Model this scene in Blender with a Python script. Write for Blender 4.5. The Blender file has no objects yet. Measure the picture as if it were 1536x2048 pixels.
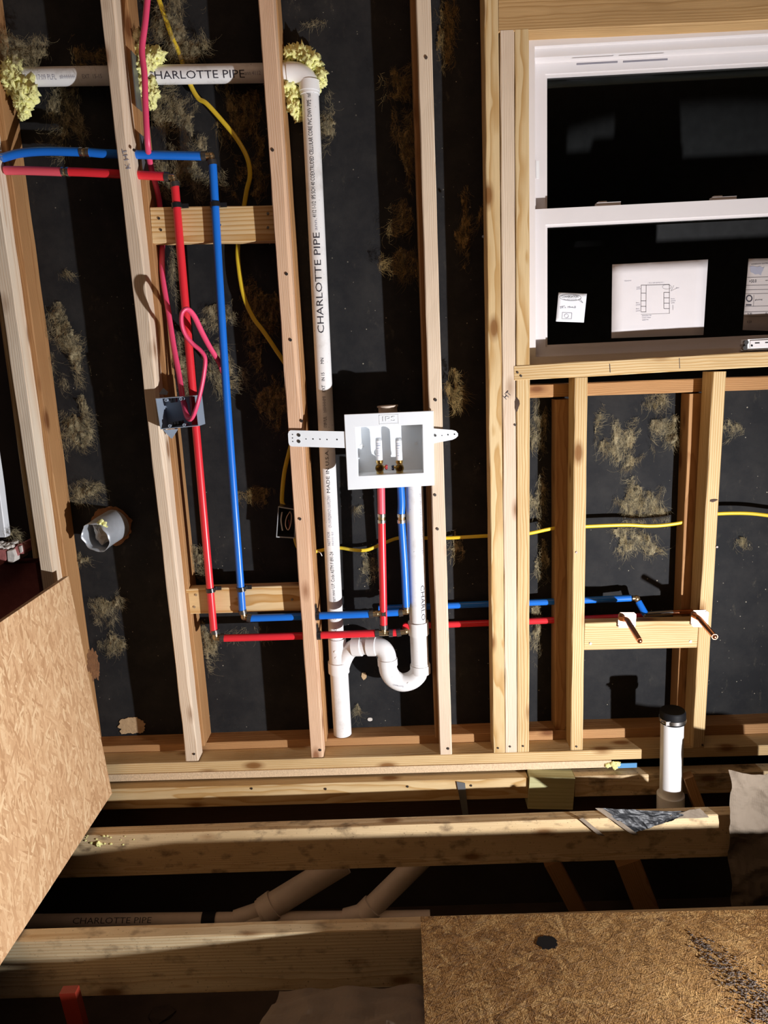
import bpy, bmesh, math, random
import numpy as np
from mathutils import Vector, Matrix, noise

random.seed(7)
SC = bpy.context.scene
COL = SC.collection

# ------------------------------------------------------------------ camera, world, lights
F = 1460.0
VX, VY = 1096.0, 8109.0
_a = 20.0
_b = -(F*F + (VX-768)*_a)/(VY-1024)
def _n(v):
    v = np.array(v, float); return v/np.linalg.norm(v)
_dn = _n([VX-768, VY-1024, F]); _fw = _n([_a, _b, F]); _rt = np.cross(_dn, _fw)
CAM = np.array([0, -2.0, 1.197])
cd = bpy.data.cameras.new('camera'); cam = bpy.data.objects.new('camera', cd); COL.objects.link(cam)
cd.sensor_fit = 'HORIZONTAL'; cd.sensor_width = 36; cd.lens = F*36/1536; cd.clip_start = .02
Rc = Vector((_rt[0], _fw[0], -_dn[0])); Dc = Vector((_rt[1], _fw[1], -_dn[1])); Fc = Vector((_rt[2], _fw[2], -_dn[2]))
m = Matrix.Identity(4)
for i in range(3):
    m[i][0] = Rc[i]; m[i][1] = -Dc[i]; m[i][2] = -Fc[i]; m[i][3] = CAM[i]
cam.matrix_world = m
SC.camera = cam

SC.view_settings.view_transform = 'Standard'
try: SC.view_settings.look = 'None'
except Exception: pass
SC.view_settings.gamma = 1
SC.view_settings.use_curve_mapping = False
SC.view_settings.exposure = 0.0

W = bpy.data.worlds.new('night'); SC.world = W; W.use_nodes = True
W.node_tree.nodes['Background'].inputs[0].default_value = (.9, .75, .6, 1)
W.node_tree.nodes['Background'].inputs[1].default_value = .006

def light(name, kind, loc, energy, color, size=.05, target=None, size_y=None):
    ld = bpy.data.lights.new(name, kind); o = bpy.data.objects.new(name, ld); COL.objects.link(o)
    o.location = loc; ld.energy = energy; ld.color = color
    if kind == 'AREA':
        ld.size = size
        ld.shape='DISK'
        if size_y: ld.shape = 'RECTANGLE'; ld.size_y = size_y
        d = Vector(target)-Vector(loc); o.rotation_euler = d.to_track_quat('-Z', 'Y').to_euler()
    else: ld.shadow_soft_size = size
    return o
light('work_light', 'AREA', (1.19, -1.28, .115), 76, (.98, .97, 1.0), .04, (.19, -1.08, .765))
light('room_bounce', 'AREA', (.1, -1.5, 3.1), 7.8, (1.0, .62, .40), 1.9, (0, -.2, .9))

# ------------------------------------------------------------------ pixel to place
def ray(px, py):
    d = np.array([px-768, py-1024, F]); return _n([d@_rt, d@_fw, -(d@_dn)])
def P(px, py, Y=None, X=None, Z=None):
    r = ray(px, py)
    if Y is not None: t = (Y-CAM[1])/r[1]
    elif X is not None: t = (X-CAM[0])/r[0]
    else: t = (Z-CAM[2])/r[2]
    return Vector(CAM + t*r)

# ------------------------------------------------------------------ materials
MATS = {}
class NT:
    def __init__(s, name):
        s.m = bpy.data.materials.new(name); s.m.use_nodes = True; s.t = s.m.node_tree
        s.b = s.t.nodes['Principled BSDF']; s.out = s.t.nodes['Material Output']
    def n(s, typ, **kw):
        x = s.t.nodes.new(typ)
        for k, v in kw.items():
            if k[0] == 'i' and k[1:].isdigit(): x.inputs[int(k[1:])].default_value = v
            elif k in ('inp',):
                for kk, vv in v.items(): x.inputs[kk].default_value = vv
            else: setattr(x, k, v)
        return x
    def l(s, a, b): s.t.links.new(a, b)
    def math(s, op, a, b=None, c=None):
        x = s.n('ShaderNodeMath', operation=op)
        for i, v in enumerate((a, b, c)):
            if v is None: continue
            if hasattr(v, 'links'): s.l(v, x.inputs[i])
            else: x.inputs[i].default_value = v
        return x.outputs[0]
    def mix(s, fac, a, b, blend='MIX'):
        x = s.n('ShaderNodeMix', data_type='RGBA', blend_type=blend)
        for i, v in ((0, fac), (6, a), (7, b)):
            if hasattr(v, 'links'): s.l(v, x.inputs[i])
            else: x.inputs[i].default_value = v if i == 0 else (*v, 1)
        return x.outputs[2]
    def coord(s, scale=(1, 1, 1), rnd=0, rot=(0, 0, 0), src='Object'):
        tc = s.n('ShaderNodeTexCoord'); mp = s.n('ShaderNodeMapping')
        mp.inputs['Scale'].default_value = scale; mp.inputs['Rotation'].default_value = rot
        v = tc.outputs[src]
        if rnd:
            oi = s.n('ShaderNodeObjectInfo'); k = s.n('ShaderNodeVectorMath', operation='SCALE')
            k.inputs[0].default_value = (rnd, rnd*1.7, rnd*3.3); s.l(oi.outputs['Random'], k.inputs['Scale'])
            a = s.n('ShaderNodeVectorMath', operation='ADD'); s.l(v, a.inputs[0]); s.l(k.outputs[0], a.inputs[1]); v = a.outputs[0]
        s.l(v, mp.inputs[0]); return mp.outputs[0]
    def noise(s, vec, scale, detail=3, rough=.55):
        x = s.n('ShaderNodeTexNoise'); s.l(vec, x.inputs['Vector']); x.inputs['Scale'].default_value = scale
        x.inputs['Detail'].default_value = detail; x.inputs['Roughness'].default_value = rough
        return x.outputs['Fac']
    def ramp(s, f, stops):
        x = s.n('ShaderNodeValToRGB'); s.l(f, x.inputs[0]); e = x.color_ramp.elements
        while len(e) < len(stops): e.new(.5)
        for i, (p, c) in enumerate(stops):
            e[i].position = p; e[i].color = (*c, 1) if hasattr(c, '__len__') else (c, c, c, 1)
        return x.outputs[0]
    def bump(s, h, strength, dist):
        x = s.n('ShaderNodeBump'); x.inputs['Strength'].default_value = strength; x.inputs['Distance'].default_value = dist
        s.l(h, x.inputs['Height']); s.l(x.outputs[0], s.b.inputs['Normal'])

def wood(name, light_c, dark_c, ring=70, rough=.7, blotch=None, knots=True, dirt=0, gr=.8):
    t = NT(name)
    v = t.coord((1, 1, .045), rnd=.9)
    # pith offset so faces show cathedral grain
    oi = t.n('ShaderNodeObjectInfo')
    cs = t.n('ShaderNodeTexCoord')
    r = t.math('MULTIPLY', oi.outputs['Random'], 6.283)
    cx = t.math('MULTIPLY', t.math('COSINE', r), .055); cy = t.math('MULTIPLY', t.math('SINE', r), .055)
    sp = t.n('ShaderNodeSeparateXYZ'); t.l(cs.outputs['Object'], sp.inputs[0])
    nz = t.noise(v, 16, 2); nz2 = t.noise(t.coord((1, 1, .25), rnd=1.3), 9, 3)
    x = t.math('ADD', t.math('ADD', sp.outputs[0], cx), t.math('MULTIPLY', t.math('SUBTRACT', nz, .5), .022))
    y = t.math('ADD', t.math('ADD', sp.outputs[1], cy), t.math('MULTIPLY', t.math('SUBTRACT', nz2, .5), .03))
    rr = t.math('SQRT', t.math('ADD', t.math('MULTIPLY', x, x), t.math('MULTIPLY', y, y)))
    ph = t.math('FRACT', t.math('MULTIPLY', rr, 1000.0/ (350.0/ring)))
    g = t.ramp(ph, [(0, 0), (.45, .15), (.8, .8), (.92, 1), (1, 0)])
    fib = t.noise(t.coord((1, 1, .03), rnd=2), 420, 2)
    col = t.mix(t.math('MULTIPLY', g, gr), light_c, dark_c)
    col = t.mix(t.math('MULTIPLY', t.math('SUBTRACT', fib, .35), .55), col, tuple(c*.72 for c in dark_c))
    bl = t.noise(t.coord((1, 1, .3), rnd=3), 7, 3)
    blc = blotch or tuple(c*.8 for c in dark_c)
    col = t.mix(t.ramp(bl, [(.45, 0), (.75, .55)]), col, blc)
    if knots:
        vo = t.n('ShaderNodeTexVoronoi'); t.l(t.coord((1, 1, .42), rnd=5), vo.inputs['Vector']); vo.inputs['Scale'].default_value = 11
        kn = t.ramp(vo.outputs['Distance'], [(0, 1), (.09, .9), (.13, .45), (.2, 0)])
        col = t.mix(kn, col, (dark_c[0]*.45, dark_c[1]*.33, dark_c[2]*.25))
    if dirt:
        sn = t.noise(t.coord((1, 1, .6), rnd=4), 30, 4)
        col = t.mix(t.ramp(sn, [(.55, 0), (.72, dirt)]), col, (.09, .055, .03))
        spk = t.noise(t.coord((1, 1, 1), rnd=4), 190, 2)
        col = t.mix(t.ramp(spk, [(.66, 0), (.74, dirt)]), col, (.1, .07, .04))
    t.l(col, t.b.inputs['Base Color']); t.b.inputs['Roughness'].default_value = rough
    t.b.inputs['Specular IOR Level'].default_value = .25
    t.bump(t.math('ADD', t.math('MULTIPLY', g, .5), fib), .35, .0012)
    MATS[name] = t.m; return t.m

def plain(name, col, rough=.5, metal=0, spec=.5, var=.12, scale=25, bump=0, bscale=200, coat=0):
    t = NT(name)
    nn = t.noise(t.coord(rnd=2), scale, 4)
    c = t.mix(nn, tuple(min(1, k*(1+var)) for k in col), tuple(k*(1-var) for k in col))
    t.l(c, t.b.inputs['Base Color']); t.b.inputs['Roughness'].default_value = rough; t.b.inputs['Metallic'].default_value = metal
    t.b.inputs['Specular IOR Level'].default_value = spec
    if coat: t.b.inputs['Coat Weight'].default_value = coat
    if bump: t.bump(t.noise(t.coord(rnd=1), bscale, 4), bump, .002)
    MATS[name] = t.m; return t.m

wood('pine', (.70, .53, .29), (.46, .26, .08), ring=62, gr=.85)
wood('striped_pine', (.78, .58, .32), (.50, .26, .07), ring=34, gr=1.0, blotch=(.6, .38, .15))
wood('pale_pine', (.76, .63, .48), (.60, .44, .29), ring=90, blotch=(.62, .47, .34))
wood('fir', (.76, .53, .36), (.58, .33, .18), ring=110, blotch=(.56, .31, .18))
wood('white_pine', (.80, .70, .55), (.60, .44, .30), ring=60, blotch=(.7, .5, .32))
wood('old_pine', (.47, .26, .11), (.33, .16, .06), ring=90, blotch=(.28, .13, .05))
wood('dirty_pine', (.70, .54, .32), (.48, .31, .14), ring=80, dirt=.8)
wood('stained_joist', (.72, .60, .38), (.50, .34, .17), ring=45, dirt=.6, blotch=(.30, .17, .06))
wood('header_pine', (.62, .40, .18), (.38, .21, .07), ring=60, blotch=(.26, .15, .06), knots=False)
wood('treated', (.52, .49, .26), (.36, .33, .15), ring=30, gr=.5)
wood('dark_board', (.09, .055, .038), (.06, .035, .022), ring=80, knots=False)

def osb(name, cols, strands, bump_s, dirt=False, scale=1.0, vert=False):
    t = NT(name)
    tc = t.coord((1, 1, 1))
    wn = t.n('ShaderNodeTexNoise'); t.l(tc, wn.inputs['Vector']); wn.inputs['Scale'].default_value = 22
    wv = t.n('ShaderNodeVectorMath', operation='SCALE'); t.l(wn.outputs['Color'], wv.inputs[0]); wv.inputs['Scale'].default_value = .012
    ad = t.n('ShaderNodeVectorMath', operation='ADD'); t.l(tc, ad.inputs[0]); t.l(wv.outputs[0], ad.inputs[1])
    layers = []; hs = []
    for k, ang in enumerate(strands):
        mp = t.n('ShaderNodeMapping'); mp.inputs['Rotation'].default_value = (0, 0, ang); mp.inputs['Location'].default_value = (k*1.37, k*.71, 0)
        mp2 = t.n('ShaderNodeMapping'); mp2.inputs['Scale'].default_value = (18*scale, 130*scale, 1)
        t.l(ad.outputs[0], mp.inputs[0]); t.l(mp.outputs[0], mp2.inputs[0])
        vo = t.n('ShaderNodeTexVoronoi', voronoi_dimensions='2D'); t.l(mp2.outputs[0], vo.inputs['Vector']); vo.inputs['Scale'].default_value = 1
        sp = t.n('ShaderNodeSeparateColor'); t.l(vo.outputs['Color'], sp.inputs[0])
        layers.append((sp.outputs[0], sp.outputs[1])); 
    # topmost layer wins: max of priority
    h = layers[0][1]; v = layers[0][0]
    for (vv, pp) in layers[1:]:
        g = t.math('GREATER_THAN', pp, h)
        mx = t.n('ShaderNodeMix', data_type='FLOAT'); t.l(g, mx.inputs[0]); t.l(v, mx.inputs[2]); t.l(vv, mx.inputs[3]); v = mx.outputs[0]
        h = t.math('MAXIMUM', h, pp)
    col = t.ramp(v, [(0, cols[0]), (.35, cols[1]), (.7, cols[2]), (1, cols[3])])
    fine = t.noise(t.coord((1, 1, 1)), 300, 3)
    col = t.mix(t.math('MULTIPLY', fine, .3), col, tuple(c*.6 for c in cols[0]))
    big = t.noise(t.coord((1, 1, 1)), 3, 3)
    col = t.mix(t.ramp(big, [(.42, 0), (.7, .4)]), col, cols[3] if dirt else cols[1])
    if dirt:
        d = t.noise(t.coord((1, 1.0, 1)), 6, 5, .7)
        col = t.mix(t.ramp(d, [(.60, 0), (.66, .55)]), col, (.13, .09, .07))
    t.l(col, t.b.inputs['Base Color']); t.b.inputs['Roughness'].default_value = .7; t.b.inputs['Specular IOR Level'].default_value = .12 if dirt else .3
    hh = t.math('ADD', h, t.math('MULTIPLY', fine, .25))
    if dirt:
        for k, ang in enumerate((.35, 1.3, 2.1, 2.8)):
            mp = t.n('ShaderNodeMapping'); mp.inputs['Rotation'].default_value = (0, 0, ang)
            mp2 = t.n('ShaderNodeMapping'); mp2.inputs['Scale'].default_value = (26, 260, 1); mp2.inputs['Location'].default_value = (k*3.1, 0, 0)
            t.l(ad.outputs[0], mp.inputs[0]); t.l(mp.outputs[0], mp2.inputs[0])
            q = t.noise(mp2.outputs[0], 1.0, 2)
            hh = t.math('ADD', hh, t.math('MULTIPLY', t.ramp(q, [(.58, 0), (.68, 1)]), .45))
    t.bump(hh, bump_s[0], bump_s[1])
    MATS[name] = t.m
S = [(0.1), 1.45, .75, -.6, 2.3, 1.1]
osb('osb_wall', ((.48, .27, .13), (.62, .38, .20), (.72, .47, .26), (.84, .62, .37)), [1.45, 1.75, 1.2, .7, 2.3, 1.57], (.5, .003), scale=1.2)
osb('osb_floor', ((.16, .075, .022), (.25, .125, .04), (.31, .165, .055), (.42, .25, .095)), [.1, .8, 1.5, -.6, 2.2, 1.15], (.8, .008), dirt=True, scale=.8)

# black felt sheathing with dust
t = NT('black_felt')
c0 = t.coord(); mot = t.noise(c0, 9, 5, .7)
col = t.mix(t.ramp(mot, [(.4, 0), (.75, 1)]), (.0125, .013, .0145), (.027, .0262, .0255))
vo = t.n('ShaderNodeTexVoronoi'); t.l(c0, vo.inputs['Vector']); vo.inputs['Scale'].default_value = 70
sep = t.n('ShaderNodeSeparateColor'); t.l(vo.outputs['Color'], sep.inputs[0])
dot = t.math('LESS_THAN', vo.outputs['Distance'], t.math('MULTIPLY', t.math('POWER', sep.outputs[0], 5), .14))
dens = t.ramp(t.noise(t.coord(), 4, 3), [(.40, 0), (.58, 1)])
col = t.mix(t.math('MULTIPLY', dot, t.math('ADD', t.math('MULTIPLY', dens, .8), .2)), col, (.35, .32, .25))
str_ = t.noise(t.coord((1, 1, .5)), 38, 6, .75)
col = t.mix(t.math('MULTIPLY', t.ramp(str_, [(.60, 0), (.76, .6)]), dens), col, (.12, .105, .075))
t.l(col, t.b.inputs['Base Color']); t.b.inputs['Roughness'].default_value = .75; t.b.inputs['Specular IOR Level'].default_value = .2
t.bump(t.noise(t.coord(), 260, 3), .3, .001); MATS['black_felt'] = t.m

# fluffy insulation
def fluff(name, c1, c2, alpha=True):
    t = NT(name)
    n1 = t.noise(t.coord((1, 1, .6), rnd=3), 34, 6, .75)
    t.l(t.mix(t.ramp(n1, [(.38, 0), (.62, 1)]), c2, c1), t.b.inputs['Base Color']); t.b.inputs['Roughness'].default_value = .95
    t.b.inputs['Specular IOR Level'].default_value = .03
    t.bump(t.noise(t.coord((1, 1, .35), rnd=3), 190, 6, .8), 1.0, .006)
    if alpha:
        a = t.noise(t.coord((1, 1, .4), rnd=7), 60, 7, .8)
        t.l(t.ramp(a, [(.42, 0), (.62, .95)]), t.b.inputs['Alpha'])
    MATS[name] = t.m
fluff('insulation', (.66, .56, .34), (.20, .15, .07))
fluff('insulation_fibre', (.58, .50, .31), (.24, .18, .09), False)
fluff('insulation_brown', (.52, .36, .15), (.20, .13, .045))
fluff('insulation_brown_fibre', (.48, .34, .14), (.24, .16, .06), False)

# white pipe with smudges
t = NT('white_pvc')
s1 = t.noise(t.coord(rnd=2), 14, 5, .7); s2 = t.noise(t.coord(rnd=5), 170, 2)
col = t.mix(t.ramp(s1, [(.52, 0), (.72, .5)]), (.82, .82, .81), (.52, .49, .45))
col = t.mix(t.ramp(s2, [(.70, 0), (.76, .7)]), col, (.2, .18, .16))
t.l(col, t.b.inputs['Base Color']); t.b.inputs['Roughness'].default_value = .35; MATS['white_pvc'] = t.m
plain('white_fitting', (.84, .84, .83), .3, var=.03)
plain('box_plastic', (.80, .84, .87), .35, var=.02)
plain('vinyl', (.76, .72, .71), .4, var=.03)
plain('crawl_pipe', (.62, .52, .42), .5, var=.15)
plain('red_pex', (.74, .028, .04), .32, var=.05)
plain('blue_pex', (.012, .16, .66), .32, var=.05)
plain('pink_pex', (.78, .10, .14), .4, var=.06)
plain('pink_cable', (.78, .07, .17), .38, var=.08)
plain('yellow_cable', (.72, .52, .03), .38, var=.1)
plain('brass', (.72, .48, .16), .25, 1, var=.15)
plain('bronze_fitting', (.42, .30, .16), .35, .9, var=.3)
plain('steel', (.55, .54, .52), .3, 1, var=.15)
plain('dark_steel', (.10, .095, .09), .4, .7)
plain('galvanised', (.50, .54, .58), .42, .45, var=.2, scale=40)
plain('copper', (.62, .26, .13), .28, 1, var=.2)
plain('copper_plate', (.85, .66, .55), .4, .35, var=.1)
plain('grey_box', (.30, .36, .44), .35, var=.08)
plain('black_rubber', (.007, .007, .008), .6, var=.2, spec=.15)
plain('black_plastic', (.015, .015, .017), .3)
plain('ink', (.03, .028, .04), .6, var=0)
plain('grey_ink', (.30, .30, .36), .7, var=0)
plain('pale_ink', (.45, .45, .47), .7, var=0)
plain('nail_steel', (.12, .10, .09), .4, .8)
plain('grey_plate', (.20, .21, .22), .5, .6)
plain('wire_white', (.7, .68, .65), .4)
plain('label_white', (.85, .87, .9), .5, var=.03)
plain('label_blue', (.2, .28, .45), .5, var=.03)
plain('handle_red', (.35, .03, .04), .4)
plain('handle_blue', (.03, .05, .12), .4)
plain('brick', (.42, .14, .13), .9, var=.3, scale=40, bump=.6, bscale=90)
plain('mortar', (.62, .58, .53), .95, var=.25, scale=60, bump=.7, bscale=120)
plain('soil', (.085, .06, .045), .95, var=.5, scale=9, bump=1, bscale=40)
plain('foundation', (.05, .04, .038), .95, var=.4, scale=8, bump=.4, bscale=40)
plain('orange_plastic', (.22, .02, .008), .5)
plain('sheathing_edge', (.26, .12, .05), .95, var=.4, scale=60, bump=.8, bscale=200)
plain('grit', (.085, .062, .048), .9, var=.6, scale=120)
plain('strip_edge', (.66, .50, .32), .8, var=.35, scale=160, bump=.6, bscale=300)
plain('tan_patch', (.48, .33, .18), .9, var=.3, scale=70, bump=.6, bscale=150)
plain('blue_tape', (.08, .26, .5), .6)
plain('white_trim', (.72, .75, .78), .5, var=.08)
plain('seal_grey', (.42, .46, .43), .5, var=.05)
# foam
t = NT('spray_foam')
n1 = t.noise(t.coord(rnd=1), 45, 4)
t.l(t.mix(n1, (.93, .93, .44), (.80, .78, .28)), t.b.inputs['Base Color']); t.b.inputs['Roughness'].default_value = .7
t.bump(t.noise(t.coord(rnd=1), 120, 4, .7), .7, .003); MATS['spray_foam'] = t.m
# paper
def paper(name, col, var, b):
    t = NT(name)
    n1 = t.noise(t.coord(rnd=1), 14, 4)
    t.l(t.mix(n1, col, tuple(c*var for c in col)), t.b.inputs['Base Color']); t.b.inputs['Roughness'].default_value = .85
    t.bump(t.noise(t.coord(rnd=1), 22, 3), b, .01); MATS[name] = t.m
paper('kraft', (.20, .155, .11), .8, .6)
paper('white_paper', (.80, .76, .76), .93, .12)
paper('grey_label', (.50, .45, .43), .9, .1)
paper('black_wrap', (.014, .015, .017), .8, .6)
MATS['black_wrap'].node_tree.nodes['Principled BSDF'].inputs['Roughness'].default_value = .5
# glass
t = NT('window_glass')
tr = t.n('ShaderNodeBsdfTransparent'); gl = t.n('ShaderNodeBsdfGlossy'); gl.inputs['Roughness'].default_value = .03
tr.inputs[0].default_value = (.8, .82, .82, 1)
fr = t.n('ShaderNodeFresnel'); fr.inputs[0].default_value = 1.5
mx = t.n('ShaderNodeMixShader'); t.l(fr.outputs[0], mx.inputs[0]); t.l(tr.outputs[0], mx.inputs[1]); t.l(gl.outputs[0], mx.inputs[2])
t.l(mx.outputs[0], t.out.inputs[0]); MATS['window_glass'] = t.m
# crystal clear plastic of the arrestor caps
plain('cap_grey', (.55, .58, .6), .25, .3)
plain('night_outside', (.10, .095, .095), .9, var=.4)

# ------------------------------------------------------------------ mesh helpers
def link(name, verts, faces, mat, parent=None, smooth=False, mats=None, fm=None, origin=None):
    vs = [Vector(v) for v in verts]
    if origin is None:
        lo = Vector((min(v[i] for v in vs) for i in range(3))); hi = Vector((max(v[i] for v in vs) for i in range(3)))
        origin = (lo+hi)/2
    me = bpy.data.meshes.new(name); me.from_pydata([tuple(v-origin) for v in vs], [], faces); me.update()
    o = bpy.data.objects.new(name, me); COL.objects.link(o)
    for k in (mats or [mat]): me.materials.append(MATS[k])
    if fm:
        for p, i in zip(me.polygons, fm): p.material_index = i
    if smooth:
        me.polygons.foreach_set('use_smooth', [True]*len(me.polygons))
    base = Vector((0, 0, 0))
    if parent is not None:
        o.parent = parent; q = parent
        while q is not None: base += q.location; q = q.parent
    o.location = origin-base
    return o
def thing(name, label, cat, loc, group=None):
    o = bpy.data.objects.new(name, None); COL.objects.link(o); o.location = loc; o.empty_display_size = .05
    return tag(o, label, cat, group)
def tag(o, label, cat, group=None, kind=None):
    o['label'] = label; o['category'] = cat
    if group: o['group'] = group
    if kind: o['kind'] = kind
    return o
def struct(o): o['kind'] = 'structure'; return o

class MB:
    def __init__(s): s.v = []; s.f = []; s.mi = []; s.cur = 0
    def add(s, vs, fs):
        b = len(s.v); s.v += [Vector(v) for v in vs]; s.f += [tuple(b+i for i in f) for f in fs]; s.mi += [s.cur]*len(fs); return s
    def box(s, lo, hi):
        x0, y0, z0 = lo; x1, y1, z1 = hi
        return s.add([(x0,y0,z0),(x1,y0,z0),(x1,y1,z0),(x0,y1,z0),(x0,y0,z1),(x1,y0,z1),(x1,y1,z1),(x0,y1,z1)],
            [(0,3,2,1),(4,5,6,7),(0,1,5,4),(1,2,6,5),(2,3,7,6),(3,0,4,7)])
    def prism(s, poly, off):   # poly list of points, extruded by vector off
        n = len(poly); off = Vector(off); a = [Vector(p) for p in poly]
        return s.add(a+[p+off for p in a], [tuple(range(n))[::-1], tuple(range(n, 2*n))]+[(i, (i+1) % n, n+(i+1) % n, n+i) for i in range(n)])
    def tube(s, pts, r, seg=16, flat=1.0, up=None, cap=True, r2=None):
        pts = [Vector(p) for p in pts]; n = len(pts); rings = []
        T = []
        for i in range(n):
            d = pts[min(i+1, n-1)]-pts[max(i-1, 0)]; T.append(d.normalized())
        ref = Vector(up) if up else (Vector((0, -1, 0)) if abs(T[0].y) < .9 else Vector((0, 0, 1)))
        N = (ref-T[0]*ref.dot(T[0])).normalized(); vs = []
        for i in range(n):
            N = (N-T[i]*N.dot(T[i]));
            if N.length < 1e-6: N = T[i].orthogonal()
            N.normalize(); B = T[i].cross(N)
            rr = r[i] if hasattr(r, '__len__') else r
            for k in range(seg):
                a = 2*math.pi*k/seg; vs.append(pts[i]+N*math.cos(a)*rr*flat+B*math.sin(a)*rr)
        fs = [(i*seg+k, i*seg+(k+1) % seg, (i+1)*seg+(k+1) % seg, (i+1)*seg+k) for i in range(n-1) for k in range(seg)]
        if cap: fs += [tuple(range(seg))[::-1], tuple((n-1)*seg+k for k in range(seg))]
        return s.add(vs, fs)
    def cyl(s, a, b, r, seg=24): return s.tube([a, b], r, seg)
    def hollow(s, a, b, ro, ri, seg=32):
        a = Vector(a); b = Vector(b); T = (b-a).normalized(); N = T.orthogonal().normalized(); B = T.cross(N); vs = []
        for p, r in ((a, ro), (b, ro), (b, ri), (a, ri)):
            for k in range(seg):
                t_ = 2*math.pi*k/seg; vs.append(p+N*math.cos(t_)*r+B*math.sin(t_)*r)
        fs = [(q*seg+k, q*seg+(k+1) % seg, ((q+1) % 4)*seg+(k+1) % seg, ((q+1) % 4)*seg+k) for q in range(4) for k in range(seg)]
        return s.add(vs, fs)
    def ball(s, c, r, sub=2, rough=0, sc=(1, 1, 1), seed=0):
        bm = bmesh.new(); bmesh.ops.create_icosphere(bm, subdivisions=sub, radius=1)
        vs = []
        for v in bm.verts:
            k = 1+rough*noise.noise(v.co*2.1+Vector((seed, seed*.7, 0)))+rough*.6*noise.noise(v.co*5+Vector((0, seed, 3)))
            vs.append(Vector(c)+Vector((v.co.x*sc[0], v.co.y*sc[1], v.co.z*sc[2]))*r*k)
        fs = [tuple(v.index for v in f.verts) for f in bm.faces]; bm.free(); return s.add(vs, fs)
    def make(s, name, mat, parent=None, smooth=False, mats=None, origin=None):
        o = link(name, s.v, s.f, mat, parent, smooth, mats, s.mi if mats else None, origin)
        if smooth:
            me = o.data; bm = bmesh.new(); bm.from_mesh(me)
            bmesh.ops.recalc_face_normals(bm, faces=bm.faces)
            for e in bm.edges:
                if len(e.link_faces) == 2 and e.calc_face_angle(0) > .75: e.smooth = False
            bm.to_mesh(me); bm.free()
        return o

def smoothpath(pts, n=10):
    pts = [Vector(p) for p in pts]; q = [pts[0]*2-pts[1]]+pts+[pts[-1]*2-pts[-2]]; out = []
    for i in range(1, len(q)-2):
        a, b, c, d = q[i-1:i+3]
        for k in range(n):
            t_ = k/n; t2 = t_*t_; t3 = t2*t_
            out.append(.5*((2*b)+(c-a)*t_+(2*a-5*b+4*c-d)*t2+(3*b-a-3*c+d)*t3))
    out.append(pts[-1]); return out
def arc(c, u, v, r, a0, a1, n=16):
    c = Vector(c); u = Vector(u); v = Vector(v)
    return [c+u*math.cos(a0+(a1-a0)*i/n)*r+v*math.sin(a0+(a1-a0)*i/n)*r for i in range(n+1)]

def board(name, label, cat, e0, e1, w, y0, y1, mat, group=None, vertical=True, wane=.0, cut0=0, cut1=0, parent=None, world=None, rough=.0006):
    """lumber: e0, e1 pixels of its left (or top) edge on its front face at depth y0; w real width"""
    if world: A, B = map(Vector, world)
    else: A = P(*e0, Y=y0); B = P(*e1, Y=y0)
    ax = (B-A); L = ax.length; ax.normalize()
    per = Vector((ax.z, 0, -ax.x)).normalized()      # right of an upward axis, below a rightward axis
    dep = Vector((0, 1, 0))
    seg = max(6, int(L/.06)); ch = .002; D = y1-y0; vs = []
    sd = random.random()*50
    C0 = A+per*w/2+dep*D/2
    prof = [(-w/2+ch, -D/2), (w/2-ch, -D/2), (w/2, -D/2+ch), (w/2, D/2-ch), (w/2-ch, D/2), (-w/2+ch, D/2), (-w/2, D/2-ch), (-w/2, -D/2+ch)]
    for i in range(seg+1):
        t_ = i/seg*L
        for k, (x, y) in enumerate(prof):
            nx = rough*noise.noise(Vector((t_*9, k*.9, sd)))*2; wn = 0
            if wane and k in (1, 2): wn = -wane*max(0, noise.noise(Vector((t_*2.3, 5.5, sd)))+.15)
            vs.append(Vector((x+nx+(wn if k == 1 else 0), y+nx-(wn if k == 2 else 0)*1.2, t_-L/2)))
    n = 8
    fs = [(i*n+k, i*n+(k+1) % n, (i+1)*n+(k+1) % n, (i+1)*n+k) for i in range(seg) for k in range(n)]
    fs += [tuple(range(n))[::-1], tuple(seg*n+k for k in range(n))]
    me = bpy.data.meshes.new(name); me.from_pydata([tuple(v) for v in vs], [], fs); me.update()
    bm = bmesh.new(); bm.from_mesh(me); bmesh.ops.recalc_face_normals(bm, faces=bm.faces); bm.to_mesh(me); bm.free()
    me.materials.append(MATS[mat])
    o = bpy.data.objects.new(name, me); COL.objects.link(o)
    mw = Matrix.Identity(4)
    zc = per.cross(dep)
    for i in range(3): mw[i][0] = per[i]; mw[i][1] = dep[i]; mw[i][2] = ax[i]; mw[i][3] = (C0+ax*L/2)[i]
    if mw.to_3x3().determinant() < 0:
        for i in range(3): mw[i][0] = -mw[i][0]
        me.transform(Matrix.Diagonal((-1, 1, 1, 1))); me.flip_normals()
    o.matrix_world = mw
    if label: tag(o, label, cat, group)
    return o
def put(child, parent):
    """parent keeping the world place"""
    bpy.context.view_layer.update()
    child.parent = parent; child.matrix_parent_inverse = parent.matrix_world.inverted()
def nails(bd, pts, y, r=.0035, mat='nail_steel', name='nail_head'):
    for (px, py) in pts:
        c = P(px, py, Y=y); o = MB().tube([c+Vector((0, .004, 0)), c+Vector((0, -.0012, 0))], r, 10).make(name, mat)
        put(o, bd)

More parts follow.
